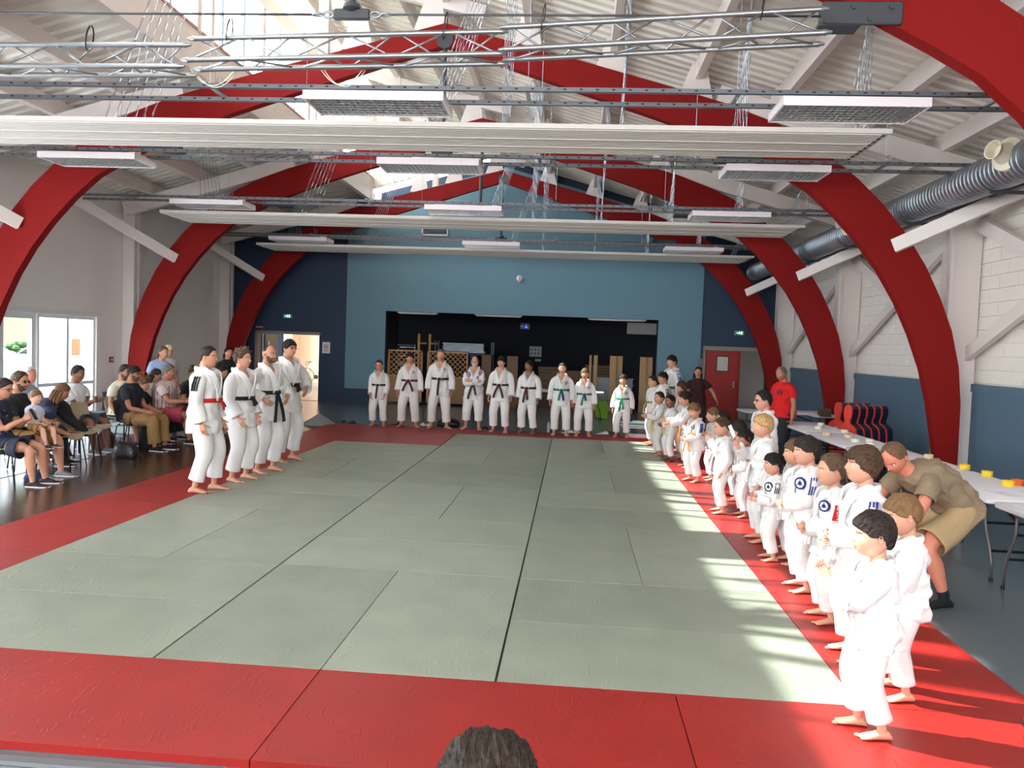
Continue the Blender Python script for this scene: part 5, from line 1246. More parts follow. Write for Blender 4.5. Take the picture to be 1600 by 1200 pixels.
    def ponytail(s, col, L=.8):
        b = MB(); hd = s.head; P = [hd.W((0, -.36, .18)), hd.W((0, -.50, .16)), hd.W((0, -.55, -.1)), hd.W((0, -.50, -.4)), hd.W((0, -.46, -L))]
        limb(b, P, [.06*hd.hh, .09*hd.hh, .11*hd.hh, .10*hd.hh, .03*hd.hh], 10, 3, fold=.2); b.build('ponytail', HAIRM(col), s.t, smooth=True); return s
def s_size(x): return .985+.015*x
def finish_people():
    """bake the fused body skins, add heads, hands and feet, one mesh per person"""
    TMP.view_layers[0].update(); dg = TMP.view_layers[0].depsgraph; dg.update()
    for o, d, s, mats in PENDING:
        me = o.evaluated_get(dg).to_mesh(); nv = len(me.vertices); co = np.empty(nv*3, 'f'); me.vertices.foreach_get('co', co); co = co.reshape(-1, 3)
        F = [tuple(p.vertices) for p in me.polygons]; out = bpy.data.meshes.new('body')
        V = [tuple(map(float, v)) for v in co]+d.v; F2 = [tuple(i+nv for i in f) for f in d.f]; out.from_pydata(V, [], F+F2)
        for m in mats: out.materials.append(m)
        out.polygons.foreach_set('material_index', [0]*len(F)+d.m); out.polygons.foreach_set('use_smooth', [True]*(len(F)+len(F2)))
        out.update(); b = bpy.data.objects.new('body', out); C.objects.link(b); b.parent = s.t
        if getattr(s, 'bodylabel', None): b['label'] = s.bodylabel
    bpy.data.scenes.remove(TMP)
# ------------------------------------------------------------------ the cast
BK = CLOTH('black_belt', (.07, .075, .10)); BR = CLOTH('brown_belt', (.24, .11, .12)); RDB = CLOTH('red_belt', (.72, .08, .08)); GRB = CLOTH('green_belt', (.10, .46, .30)); BLB = CLOTH('blue_belt', (.10, .13, .40))
YB = CLOTH('yellow_belt', (.92, .78, .22)); OB = CLOTH('orange_belt', (.90, .48, .16)); WB_ = CLOTH('white_belt', (.93, .92, .92)); DKS = CLOTH('dark_stripe', (.10, .11, .14)); BLS = CLOTH('blue_stripe', (.18, .25, .55)); INK = CLOTH('dark_ink', (.14, .14, .24))
GW = GI
def gi(p, seed, belt=WB_, tails=(.17, .15), stripes=None, badge=None, hem=-.42, u=.33, belt2=None, end=.90, spread=.5, **k):
    p.body().trousers(seed=seed, end=end, hemw=k.pop('hemw', 1.0)).jacket(seed=seed, stripes=stripes, badge=badge, hem=hem, **k)
    p.belt(belt, u=u, tails=tails, m2=belt2, spread=spread); return p
HIPS = dict(armR=(.10, .30, -.64), armL=(.10, .30, -.64), elbow=(1, -.5, -.1), hands={1: dict(dir=(-.75, .45, -.5), palm=(-.5, -.8, 0), curl=.25), -1: dict(dir=(-.75, .45, -.5), palm=(-.5, -.8, 0), curl=.25)})
HIPS2 = dict(HIPS)
DOWN = dict(armR=(.16, .08, -.96), armL=(.16, .08, -.96))
FRONT = dict(armR=(.02, .22, -.93), armL=(.02, .22, -.93))
CLASP = dict(armR=(-.26, .50, -.62), armL=(-.26, .50, -.60), hands={1: dict(dir=(-.8, .5, 0), palm=(-.3, -1, 0)), -1: dict(dir=(-.8, .5, 0), palm=(-.3, -1, 0))})
FOLD = dict(armR=(-.42, .50, -.40), armL=(-.42, .58, -.36), elbow=(.8, -.2, -.8), hands={1: dict(dir=(-1, .1, .1), palm=(0, -1, 0)), -1: dict(dir=(-1, -.1, .1), palm=(0, -1, 0))})
CLAP = dict(armR=(-.22, .68, -.10), armL=(-.22, .68, -.10), hands={1: dict(dir=(-.35, .5, .8), palm=(-1, .1, .2), curl=.18), -1: dict(dir=(-.35, .5, .8), palm=(-1, .1, .2), curl=.18)})
# four instructors on the left
g = 'instructors standing on the left'
p = Person('man in white judogi with red belt and three black shoulder stripes, leftmost instructor', -4.02, 4.80, 6, 1.745, g, 'mid', head=(-.12, .0, 0), armR=(.10, .10, -.97), armL=(.12, .22, -.95), feet=[(.075, -.03, 0, .12), (-.075, .05, 0, -.1)]); p.hairdo('short', 'dark', .045, seed=1); gi(p, 1, RDB, (.07, .05), stripes=DKS)
p = Person('curly-haired man in white judogi with black belt, second instructor from the left', -3.93, 5.62, -14, 1.71, g, 'fair', head=(.05, .05, 0), **FRONT); p.hairdo('short', 'ash', .13, seed=2, curl=.9); gi(p, 2, BK, (.06, .05), v0=.38, vwid=.07)
p = Person('bald bearded man in white judogi, black belt with long hanging ends, hands on hips', -3.86, 6.33, -22, 1.77, g, 'mid', head=(.05, .05, 0), **HIPS); p.hairdo('bald', 'dark', .006, seed=3); p.beard('dark', .012); gi(p, 3, BK, (.24, .24), spread=.45)
p = Person('black-haired man with glasses in white judogi, hands on hips, behind the bald one', -3.98, 7.42, -24, 1.85, g, 'mid', head=(.0, .05, 0), **HIPS2); p.hairdo('fringe', 'black', .08, seed=4); p.glasses(); gi(p, 4, BK, (.06, .05))
# nine standing along the back edge
g = 'judoka standing along the far edge'
RB = CLOTH('badge_ring', (.13, .15, .36)); RC = CLOTH('badge_centre', (.80, .78, .84)); RRED = CLOTH('badge_red', (.62, .16, .22))
p = Person('youth with dark glasses and brown belt, leftmost of the back row', -3.90, 12.90, -88, 1.47, g, 'mid', head=(0, -.12, 0), **FRONT); p.hairdo('short', 'dark', .04, seed=5); p.glasses(col=CLOTH('red_frame', (.35, .08, .10))); gi(p, 5, BR, (.21, .0), spread=.15)
p = Person('slim youth with dark fringe and brown belt, second in the back row', -3.22, 12.92, -88, 1.64, g, 'mid', feet=[(.10, 0, 0, .3), (-.10, 0, 0, -.6)], **DOWN); p.hairdo('fringe', 'dark', .10, seed=6); gi(p, 6, BR, (.15, .15), spread=1.0, badge=[(.72, -.42, .024, INK, GI)], stripes=DKS)
p = Person('tallest back-row man, grey hair and black belt, before the lattice screen', -2.54, 12.95, -88, 1.74, g, 'mid', head=(.05, 0, 0), feet=[(.10, 0, 0, .3), (-.10, 0, 0, -.7)], **DOWN); p.hairdo('short', 'grey', .05, seed=7); gi(p, 7, BR, (.22, .03), spread=.12, badge=[(.74, -.42, .024, INK, GI)], stripes=DKS)
p = Person('bald man with white beard and glasses, arms folded, badges on his judogi', -1.78, 12.98, -92, 1.62, g, 'mid', feet=[(.10, 0, 0, .5), (-.08, 0, 0, -.3)], wide=1.08, **FOLD); p.hairdo('bald', 'white', .006, seed=8); p.beard('white', .02); p.glasses(); gi(p, 8, BR, (.22, .16), spread=.6, end=.80, badge=[(.74, .50, .036, RB, RC), (.80, -.75, .03, RRED, RC), (.62, -.32, .022, INK, RC), (.86, .9, .025, RRED, INK)], stripes=INK)
p = Person('youth with dark curly hair and brown belt, just right of the bald man', -1.17, 12.72, -98, 1.63, g, 'fair', **DOWN); p.hairdo('fringe', 'black', .09, seed=9, curl=.7); gi(p, 9, BR, (.18, .18), spread=.8)
p = Person('dark-skinned girl with tied black hair and brown belt, centre right of the back row', -.56, 12.72, -104, 1.57, g, 'brown', head=(-.5, 0, 0), **DOWN); p.hairdo('pulled', 'black', .06, seed=10); p.bun('black', .13, (0, -.40, -.05)); gi(p, 10, BR, (.21, .17), spread=.35)
p = Person('girl with pulled-back hair and green and blue belt, seventh in the back row', .15, 12.64, -90, 1.56, g, 'fair', head=(0, -.1, 0), **DOWN); p.hairdo('pulled', 'dark', .035, seed=11); gi(p, 11, GRB, (.15, .15), belt2=BLB, badge=[(.68, -.42, .03, INK, GI)])
p = Person('boy with sandy hair and knotted green and blue belt, eighth in the back row', .64, 12.70, -90, 1.46, g, 'mid', **DOWN); p.hairdo('fringe', 'sandy', .07, seed=12); gi(p, 12, GRB, (.17, .10), belt2=BLB, badge=[(.68, -.46, .026, INK, GI)], stripes=DKS)
p = Person('boy with bright green belt, rightmost of the back row', 1.47, 12.76, -100, 1.36, g, 'mid', **DOWN); p.hairdo('fringe', 'dark', .07, seed=13); gi(p, 13, GRB, (.20, .17), spread=.35, badge=[(.68, -.46, .03, INK, GI)], stripes=DKS)
# far end of the right-hand line
g = 'children lined up on the right'
p = Person('girl with green and orange belt at the far end of the right line', 2.02, 11.7, 182, 1.39, g, 'fair', head=(.35, 0, 0), **FRONT); p.hairdo('pulled', 'dark', .05, seed=14); p.ponytail('dark', .5); gi(p, 14, GRB, (.2, .2), belt2=OB)
p = Person('black-haired boy beside the girl with the green and orange belt', 2.20, 11.55, 190, 1.47, g, 'mid', head=(.2, 0, 0), **FRONT); p.hairdo('fringe', 'black', .08, seed=15); gi(p, 15, OB, stripes=DKS)
p = Person('tall youth with black hair standing behind the far end of the line', 2.46, 12.3, 196, 1.80, g, 'fair', head=(.35, 0, 0), **DOWN); p.hairdo('fringe', 'black', .09, seed=16); gi(p, 16, GRB, stripes=BLS)
p = Person('small dark-haired boy stretching his hands forward, yellow belt, sunlit', 1.98, 10.07, 190, 1.16, g, 'mid', head=(.4, 0, 0), armR=(-.05, .72, -.40), armL=(-.05, .75, -.38)); p.hairdo('short', 'dark', .05, seed=17); gi(p, 17, YB, (.30, .26))
p = Person('small boy with black hair and yellow belt, second of the sunlit row', 2.10, 9.40, 196, 1.15, g, 'brown', head=(.3, -.1, 0), **CLASP); p.hairdo('short', 'black', .05, seed=18); gi(p, 18, YB, (.2, .2))
p = Person('fair child half hidden behind the two small boys with yellow belts', 2.38, 9.95, 185, 1.20, g, 'pale', **CLASP); p.hairdo('fringe', 'light', .06, seed=19); gi(p, 19, YB)
p = Person('boy with brown fringe and orange belt, taller than his neighbours', 2.45, 10.6, 192, 1.34, g, 'mid', head=(.1, 0, 0), **CLASP); p.hairdo('bowl', 'brown', .07, seed=20); gi(p, 20, OB, stripes=BLS)
p = Person('boy with ruffled dark hair leaning forward with outstretched arms', 2.32, 8.75, 188, 1.24, g, 'mid', lean=.18, armR=(-.05, .80, -.45), armL=(-.05, .78, -.5)); p.hairdo('fringe', 'dark', .10, seed=21, curl=.6); gi(p, 21, OB, (.28, .22))
p = Person('blond-brown boy with blue shoulder stripes looking down, orange belt', 2.20, 7.32, 205, 1.16, g, 'fair', head=(.3, -.25, 0), **CLASP); p.hairdo('fringe', 'light', .07, seed=22); gi(p, 22, OB, (.25, .22), stripes=BLS, badge=[(.68, -.4, .03, INK, GI)])
p = Person('fair-haired child behind the boy who looks down', 2.50, 7.55, 180, 1.08, g, 'pale', **CLASP); p.hairdo('fringe', 'light', .06, seed=23); gi(p, 23)
p = Person('dark-haired child with head turned away, in front of the red door', 2.52, 6.85, 178, 1.08, g, 'mid', **CLASP); p.hairdo('short', 'black', .08, seed=24); gi(p, 24)
p = Person('boy with short brown hair and hand near his mouth, standing alone in front', 2.20, 5.12, 176, 1.14, g, 'fair', head=(.1, -.15, 0), armR=(-.30, .50, .10), armL=(.10, .12, -.95)); p.hairdo('short', 'brown', .05, seed=25); gi(p, 25)
p = Person('child with dark bobbed hair seen from behind, next to the brown-haired boy', 2.55, 5.95, 150, 1.03, g, 'fair', **CLASP); p.hairdo('bowl', 'dark', .11, seed=26); gi(p, 26)
p = Person('small child with black bowl haircut and pink-lit judogi', 2.42, 4.95, 182, 1.02, g, 'tan', head=(.25, 0, 0), **CLASP); p.hairdo('bowl', 'black', .08, seed=27); gi(p, 27, badge=[(.70, -.4, .03, INK, GI)])
p = Person('tall boy with black glasses and short dark hair', 2.68, 5.25, 184, 1.46, g, 'fair', detail=2, **DOWN); p.hairdo('short', 'black', .07, seed=28); p.glasses(dark=True); gi(p, 28)
p = Person('blond boy holding up a white card, green patch on his sleeve', 2.34, 3.78, 180, 1.29, g, 'fair', detail=2, armR=(-.05, .62, -.05), armL=(.10, .20, -.93), hands={1: dict(dir=(-.1, .55, .8), palm=(-1, 0, 0), curl=.5)}); p.hairdo('fringe', 'blond', .07, seed=29); gi(p, 29)
s = MB(); s.box((0, 0, 0), (.035, .002, .20)); o = s.build('white_card', PAP); a, e, w = p.arm[1]; o.location = Matrix.Translation((2.34, 3.78, .0412)) @ Matrix.Rotation(math.radians(90), 4, 'Z') @ Vector(w+np.array((-.02, .055, .12))); o.rotation_euler = (.1, -.45, .1); tag(o, 'white card held up by the blond boy', 'card')
s = MB(); a, e, w = p.arm[-1]; c = a*.62+e*.38; s.box(c+np.array((-.062, 0, 0)), (.006, .075, .07)); b = s.build('sleeve_patch', CLOTH('patch_green', (.30, .50, .22)), p.t); s = MB(); s.box(c+np.array((-.066, .0, -.018)), (.003, .06, .02)); s.build('patch_band', CLOTH('patch_dark', (.12, .14, .12)), b)
p = Person('little boy with dark hair and striped shoulders, blinding white chest', 2.27, 3.05, 178, .99, g, 'fair', detail=2, head=(.05, 0, 0), armR=(-.1, .55, -.45), armL=(-.05, .55, -.50)); p.hairdo('fringe', 'black', .07, seed=30); gi(p, 30, stripes=DKS, badge=[(.70, -.75, .045, INK, GI)])
p = Person('girl with brown ponytail behind the little dark-haired boy', 2.58, 3.45, 181, 1.10, g, 'fair', detail=2, **CLASP); p.hairdo('pulled', 'brown', .05, seed=31); p.ponytail('brown', .6); gi(p, 31)
p = Person('child half hidden between the ponytail girl and a dark-haired boy', 2.44, 2.98, 181, 1.13, g, 'fair', detail=2, **CLASP); p.hairdo('fringe', 'sandy', .06, seed=32); gi(p, 32)
p = Person('boy with thick dark hair and three blue shoulder stripes', 2.30, 2.15, 180, 1.245, g, 'fair', detail=2, head=(.05, .0, 0), **CLASP); p.hairdo('fringe', 'dark', .08, seed=33); gi(p, 33, stripes=BLS, badge=[(.70, -.75, .04, BLB, GI)])
p = Person('boy with short ash-brown hair and a red lettered shoulder band', 2.26, 1.42, 180, 1.20, g, 'fair', detail=2, head=(.0, .05, 0), **CLASP); p.hairdo('short', 'ash', .07, seed=34); gi(p, 34, badge=[(.70, -.75, .035, BLB, GI)])
a, e, w = p.arm[-1]; dv = nrm(e-a); s = MB(); H_ = p.H
R = []
a0 = a+p.rt*.030*H_-p.up*.008*H_; a1 = a*.7+e*.3
for f in (.3, .55, .8, 1.0, 1.3, 1.6, 1.9, 2.2):
    c = a0+(a1-a0)*f if f <= 1 else a1+(e-a1)*(f-1)*.43
    R.append([c+np.array((-x*H_, y*H_, 0)) for x, y in ((.0550, -.020), (.0550, .026), (.040, .026), (.040, -.020))])
s.rings(R); band = s.build('red_band', CLOTH('band_red', (.80, .12, .12)), p.t)
def text_mesh(body, size, m, parent, name, M):
    cu = bpy.data.curves.new(name, 'FONT'); cu.body = body; cu.size = size; cu.align_x = 'CENTER'; cu.align_y = 'CENTER'; cu.extrude = .0008; cu.materials.append(m)
    o = bpy.data.objects.new(name, cu); me = bpy.data.meshes.new_from_object(o); o2 = bpy.data.objects.new(name, me); C.objects.link(o2); bpy.data.objects.remove(o); o2.parent = parent; o2.matrix_local = M; o2['kind'] = 'stuff'; return o2
mid = a1+(e-a1)*.12+np.array((-.0555*H_, .003*H_, 0))
text_mesh('MIZUNO', .042, PLASTW, band, 'band_lettering', Matrix.Translation(mid) @ Matrix(((0, 0, -1), (0, -1, 0), (-1, 0, 0))).to_4x4())
p = Person('tallest near boy with brown bowl haircut and two blue stripes', 2.22, .72, 180, 1.34, g, 'fair', detail=2, head=(.0, .12, 0), **CLASP); p.hairdo('bowl', 'brown', .09, seed=35); gi(p, 35, stripes=BLS)
p = Person('light brown-haired child hidden behind the nearest boy', 2.28, .20, 178, 1.14, g, 'fair', detail=2, head=(.0, -.1, 0), **CLASP); p.hairdo('fringe', 'light', .07, seed=36); gi(p, 36)
p = Person('nearest small boy with dark hair clapping his hands at the line front', 1.93, -.30, 176, 1.125, g, 'fair', detail=2, head=(.0, .0, 0), feet=[(.06, .03, 0, .1), (-.06, -.04, 0, -.1)], **CLAP); p.hairdo('fringe', 'dark', .085, seed=37); gi(p, 37, sleeve_r=1.1)
# adults on the right
TS = CLOTH('red_tshirt', (.82, .07, .08)); DKT = CLOTH('dark_trousers', (.12, .13, .16))
p = Person('man in a red T-shirt behind the far table, looking down at the children', 4.05, 9.75, 205, 1.74, 'adults by the tables', 'tan', z=0, wide=1.10, detail=1, head=(.25, -.25, 0), armR=(.15, .25, -.93), armL=(.22, .10, -.96)); p.hairdo('receding', 'grey', .03, seed=38)
p.body(False, shoe=DKT).trousers(DKT, seed=38, end=.97, fold=.08).jacket(TS, seed=38, short=True, hem=-.14, lap=False, badge=[(.70, -.45, .028, INK, TS)])
p = Person('dark-haired woman in a dark red plaid blouse walking by the red door', 3.21, 13.8, 250, 1.60, 'adults by the tables', 'mid', z=0, detail=0, head=(.2, 0, 0), armR=(.3, .1, -.9), armL=(.55, .15, -.75)); p.hairdo('pulled', 'black', .06, seed=39); p.long_hair('black', .7)
m = CLOTH('dark_plaid', (.20, .07, .10)); 
p.body(False, shoe=DKT).trousers(DKT, seed=39, end=.97, fold=.08).jacket(m, seed=39, short=True, hem=-.2, lap=False)
BG = CLOTH('beige_shirt', (.52, .45, .36)); KH = CLOTH('khaki_shorts', (.68, .58, .43)); SOCK = CLOTH('black_sock', (.06, .065, .08))
p = Person('crouching man in beige shirt and khaki shorts bending over the children', 3.28, 2.20, 192, 1.80, 'adults by the tables', 'red', z=0, detail=2, wide=1.0, hipz=.74, hipxy=(0, -.24), lean=.98, curve=.12, head=(.35, -.75, 0), feet=[(.22, .05, .0, .0), (-.20, -.02, .0, -.1)], armR=(.0, .42, -.75), armL=(.05, .55, -.75), elbow=(.6, -.2, .3), kneepole=(0, 1, .2))
p.hairdo('receding', 'sandy', .025, seed=40)
p.body(False).trousers(KH, seed=40, end=.46, fold=.12, hemw=1.15, top=.2, name='shorts').jacket(BG, seed=40, short=True, hem=-.10, lap=False)
for sg in (1, -1):
    an, fy, fz = p.feet[sg]; s = MB(); foot(s, an, fy, .150*1.8, 12, 0, False, an[2]-p.anz); h, k_, a_ = p.leg[sg]; limb(s, [a_*.86+k_*.14, a_*.95+k_*.05, a_-np.array((0, 0, .05))], [.042, .043, .040], 12, 2); s.build('sock', SOCK, p.t, smooth=True)

# spectators seated on the left
g = 'spectators on the left'
def sit(label, x, y, heading, H, skin, hair_, col, top, bottom, arms, end=.46, detail=0, head=(0, 0, 0), lean=.0, side=0.0, twist=0.0, shoe=None, ch='beige', kid=None, cloth_fold=.1, hem=-.05, z=0.0, hz=.535, feet=None, seed=0, th=.06, wide=1.0, curve=.05, chl=None, style_extra=None, hemw=1.15, curl=0.0):
    if ch: chair(x, y, math.radians(heading-90), ch, chl or ('%s chair under the %s' % (ch, ' '.join(label.split()[:11]))))
    k = H/1.72
    p = Person(label, x, y, heading, H, g, skin, z=z, detail=detail, hipz=hz, hipxy=(0, -.04), lean=lean, side=side, twist=twist, head=head, kid=kid, feet=feet or [(.13, .43*k, .0, .1), (-.13, .46*k, .0, -.1)], kneepole=(0, .6, 1), wide=wide, curve=curve, **arms)
    p.hairdo(hair_, col, th, seed=seed, curl=curl)
    if style_extra: style_extra(p)
    p.body(shoe is None, shoe=shoe)
    if bottom is not None: p.trousers(bottom, seed=seed, end=end, fold=cloth_fold, top=.2, hemw=hemw)
    p.jacket(top, seed=seed, short=True, hem=hem, lap=False); return p
LAP = dict(armR=(-.05, .55, -.62), armL=(-.05, .55, -.62))
GSH = CLOTH('grey_shoe', (.45, .48, .50)); BSH = CLOTH('black_shoe', (.07, .07, .08))
NV = CLOTH('navy_dress', (.12, .14, .22)); 
p = sit('woman in navy polka-dot dress looking at her phone, at the left edge', -6.52, 4.72, 12, 1.66, 'mid', 'pulled', 'dark', NV, NV, dict(armR=(-.15, .62, -.25), armL=(-.15, .62, -.22)), end=.40, detail=1, head=(-.1, -.2, 0), shoe=CLOTH('sandal', (.16, .12, .11)), seed=50, style_extra=lambda q: (q.glasses(), q.bun('dark', .13)), hemw=1.3)
rr = random.Random(5); s = MB()
for k in range(60):
    u, th = rr.uniform(.0, .8), rr.uniform(-1.6, 2.4); q = p.surf(u, th, .006, p.jp); s.ball(q, .0045, 6, 4)
s.build('polka_dots', PLASTW, p.t)['kind'] = 'stuff'
t = thing('phone', 'black phone held by the woman in the polka-dot dress', 'phone', (0, 0, 0)); a, e, w = p.arm[1]; t.location = Matrix.Translation((-6.52, 4.72, 0)) @ Matrix.Rotation(math.radians(12-90), 4, 'Z') @ Vector(w+np.array((-.05, .09, .06))); t.rotation_euler = (.5, 0, math.radians(12-90)); s = MB(); s.box((0, 0, 0), (.072, .009, .15), bev=.003); s.build('phone_case', BLACKM, t); s = MB(); s.box((0, -.0052, 0), (.066, .001, .14)); s.build('screen', mat('phone_screen', (.15, .18, .2), .1), t)
p = sit('man with sunglasses and short brown hair holding the toddler', -6.72, 5.30, 2, 1.78, 'mid', 'short', 'brown', CLOTH('black_tee', (.10, .105, .12)), CLOTH('ochre_shorts', (.56, .40, .18)), dict(armR=(-.12, .72, -.55), armL=(-.15, .75, -.50)), detail=1, head=(0, .0, 0), shoe=GSH, seed=51, style_extra=lambda q: (q.glasses(dark=True), q.beard('dark', .006)))
p = sit('blond toddler in pale T-shirt sitting on the sunglasses man lap', -6.42, 5.20, -12, .92, 'pale', 'fringe', 'light', CLOTH('pale_blue_tee', (.72, .77, .84)), CLOTH('mustard_shorts', (.55, .38, .14)), dict(armR=(-.1, .6, -.6), armL=(-.1, .6, -.6)), detail=1, ch=None, hz=.70, feet=[(.07, .24, .42, 0), (-.07, .24, .42, 0)], shoe=CLOTH('brown_sandal', (.30, .26, .2)), seed=52, head=(.1, 0, 0))
p = sit('woman with long hair in a navy top leaning sideways to talk', -7.15, 6.05, 30, 1.68, 'mid', 'pulled', 'sandy', CLOTH('navy_top', (.17, .21, .30)), CLOTH('dark_leggings', (.10, .11, .13)), dict(armR=(.1, .5, -.7), armL=(.1, .45, -.75)), detail=1, lean=.75, twist=.2, end=.95, head=(.5, -.4, 0), shoe=BSH, seed=53, style_extra=lambda q: q.long_hair('light', .75))
p = sit('white-haired old man in a grey-blue T-shirt by the glazed door', -7.75, 6.9, -5, 1.74, 'red', 'receding', 'white', CLOTH('grey_blue_tee', (.50, .56, .62)), CLOTH('grey_trousers', (.3, .3, .32)), LAP, seed=54, end=.95, shoe=BSH, ch='grey')
p = sit('man in white striped shirt with crossed arms behind the leaning woman', -7.42, 7.55, -10, 1.78, 'brown', 'short', 'black', CLOTH('white_striped_shirt', (.86, .86, .87)), CLOTH('denim_shorts', (.25, .30, .38)), dict(armR=(-.35, .62, -.30), armL=(-.35, .66, -.28)), seed=55, shoe=PLASTW and GSH, ch='grey', head=(0, -.1, 0))
p = sit('bearded man in a cream polo shirt looking down', -7.30, 8.65, -15, 1.78, 'tan', 'short', 'dark', CLOTH('cream_polo', (.84, .80, .72)), CLOTH('dark_shorts', (.12, .14, .2)), dict(armR=(.1, .35, -.85), armL=(.1, .35, -.85)), seed=56, shoe=BSH, ch='beige', head=(-.1, -.15, 0), style_extra=lambda q: q.beard('dark', .016))
def cap_(q):
    hd = q.head; R = []; n = 24
    for z, off in ((.10, .03), (.16, .05), (.30, .06), (.42, .06), (.499, .05)): R.append([hd.W(hd.pt(2*PI*i/n, z, off)) for i in range(n)])
    b = MB(); b.rings(R); c = b.build('cap', CLOTH('black_cap', (.08, .085, .10)), q.t, smooth=True); b = MB(); b.rings([[hd.W((sx*.26*math.sqrt(max(.05, 1-((y-.3)/.42)**2)) if y > .3 else sx*.27, y, .14-.10*(y-.3)+dz)) for sx, dz in ((-1, 0), (0, .03), (1, 0), (1, -.02), (0, .005), (-1, -.02))] for y in (.30, .42, .55, .66, .70)]); b.build('cap_visor', CLOTH('cap_visor', (.42, .36, .24)), c, smooth=.8)
p = sit('man in black cap, black T-shirt and khaki trousers, front row', -6.78, 8.05, 0, 1.80, 'tan', 'short', 'dark', CLOTH('black_navy_tee', (.085, .10, .14)), CLOTH('khaki_trousers', (.55, .43, .26)), dict(armR=(-.05, .62, -.62), armL=(-.05, .62, -.62)), detail=1, end=.93, shoe=BSH, seed=57, style_extra=lambda q: (cap_(q), q.beard('dark', .016), q.glasses()), ch='brown', hemw=1.0)
p = sit('curly-haired child in black between the cap man and the striped man', -6.98, 8.72, -5, 1.30, 'mid', 'fringe', 'sandy', CLOTH('black_vest', (.09, .09, .10)), CLOTH('dark_shorts', (.12, .14, .2)), LAP, seed=58, curl=.9, th=.12, head=(0, -.1, 0), ch='beige', shoe=BSH)
p = sit('grey-haired man in striped short-sleeved shirt and dark pink shorts', -6.72, 9.05, 3, 1.80, 'tan', 'short', 'grey', CLOTH('striped_shirt', (.76, .68, .66)), CLOTH('dark_pink_shorts', (.62, .20, .28)), dict(armR=(.0, .75, -.42), armL=(.0, .72, -.45)), detail=1, seed=59, shoe=BSH, th=.08, wide=1.08, ch='brown')
s = MB(); 
for k in range(-9, 10):
    th = k*.33; R = []
    for u in np.linspace(.02, .88, 8): q0 = p.surf(u, th, .017, p.jp); q1 = p.surf(u, th+.05, .017, p.jp); q2 = p.surf(u, th+.05, .005, p.jp); q3 = p.surf(u, th, .005, p.jp); R.append([q0, q1, q2, q3])
    s.rings(R)
s.build('shirt_stripes', CLOTH('brown_stripe', (.48, .36, .36)), p.t)['kind'] = 'stuff'
p = sit('woman with dark hair and white vest behind the striped man', -7.15, 9.35, 0, 1.60, 'mid', 'pulled', 'dark', CLOTH('white_vest', (.80, .78, .76)), CLOTH('dark_leggings', (.10, .11, .13)), LAP, seed=60, ch='grey', end=.9, head=(.5, -.3, 0), style_extra=lambda q: q.long_hair('dark', .6), shoe=BSH)
p = sit('woman with a hair bun and black vest top leaning on her knees', -6.92, 10.2, -20, 1.68, 'mid', 'pulled', 'dark', CLOTH('black_vest', (.09, .09, .10)), CLOTH('dark_leggings', (.10, .11, .13)), LAP, seed=61, ch='grey', end=.9, lean=.25, head=(0, .1, 0), style_extra=lambda q: q.bun('dark', .16, (0, -.1, .55)), shoe=BSH)
p = sit('curly-haired spectator just behind the first instructor shoulder', -6.95, 10.85, -10, 1.70, 'mid', 'fringe', 'sandy', CLOTH('peach_top', (.85, .66, .56)), CLOTH('dark_leggings', (.10, .11, .13)), LAP, seed=62, ch='grey', end=.9, curl=.8, th=.13, shoe=BSH)
p = sit('dark-haired boy seated between the two first instructors', -6.9, 11.65, -15, 1.60, 'mid', 'fringe', 'dark', CLOTH('navy_top', (.17, .21, .30)), CLOTH('dark_shorts', (.12, .14, .2)), LAP, seed=63, ch='brown', shoe=BSH)
p = sit('person seated by the open door, only legs and grey trainers showing', -6.33, 12.85, -2, 1.75, 'tan', 'short', 'dark', CLOTH('grey_blue_tee', (.50, .56, .62)), CLOTH('dark_shorts', (.12, .14, .2)), LAP, seed=64, ch='grey', shoe=GSH, lean=.5, feet=[(.12, .40, 0, .1), (-.12, .42, 0, 0)])
def stander(label, x, y, heading, H, skin, hair_, col, top, seed, extra=None, **k):
    p = Person(label, x, y, heading, H, g, skin, z=0, detail=0, **k); p.hairdo(hair_, col, .07, seed=seed)
    if extra: extra(p)
    p.body(False, shoe=BSH).trousers(CLOTH('dark_leggings', (.10, .11, .13)), seed=seed, end=.96, fold=.06).jacket(top, seed=seed, short=True, hem=-.16, lap=False); return p
stander('woman in a light blue T-shirt with sunglasses on her hair, bending forward', -7.70, 10.40, -25, 1.70, 'fair', 'pulled', 'sandy', CLOTH('light_blue_tee', (.62, .70, .86)), 70, extra=lambda q: q.long_hair('sandy', .4), lean=.35, armR=(.1, .4, -.8), armL=(.1, .4, -.8), head=(0, 0, 0))
stander('woman with long platinum blond hair and patterned white top', -8.02, 11.45, -35, 1.68, 'fair', 'bowl', 'platinum', CLOTH('patterned_white_top', (.78, .74, .76)), 71, extra=lambda q: q.long_hair('platinum', 1.0), armR=(.1, .1, -.95), armL=(.1, .1, -.95))
stander('dark-haired woman in a black top standing far behind the spectators', -7.2, 12.5, -40, 1.66, 'mid', 'pulled', 'dark', CLOTH('black_vest', (.09, .09, .10)), 72, extra=lambda q: q.long_hair('dark', .5), armR=(.1, .1, -.95), armL=(.1, .1, -.95))
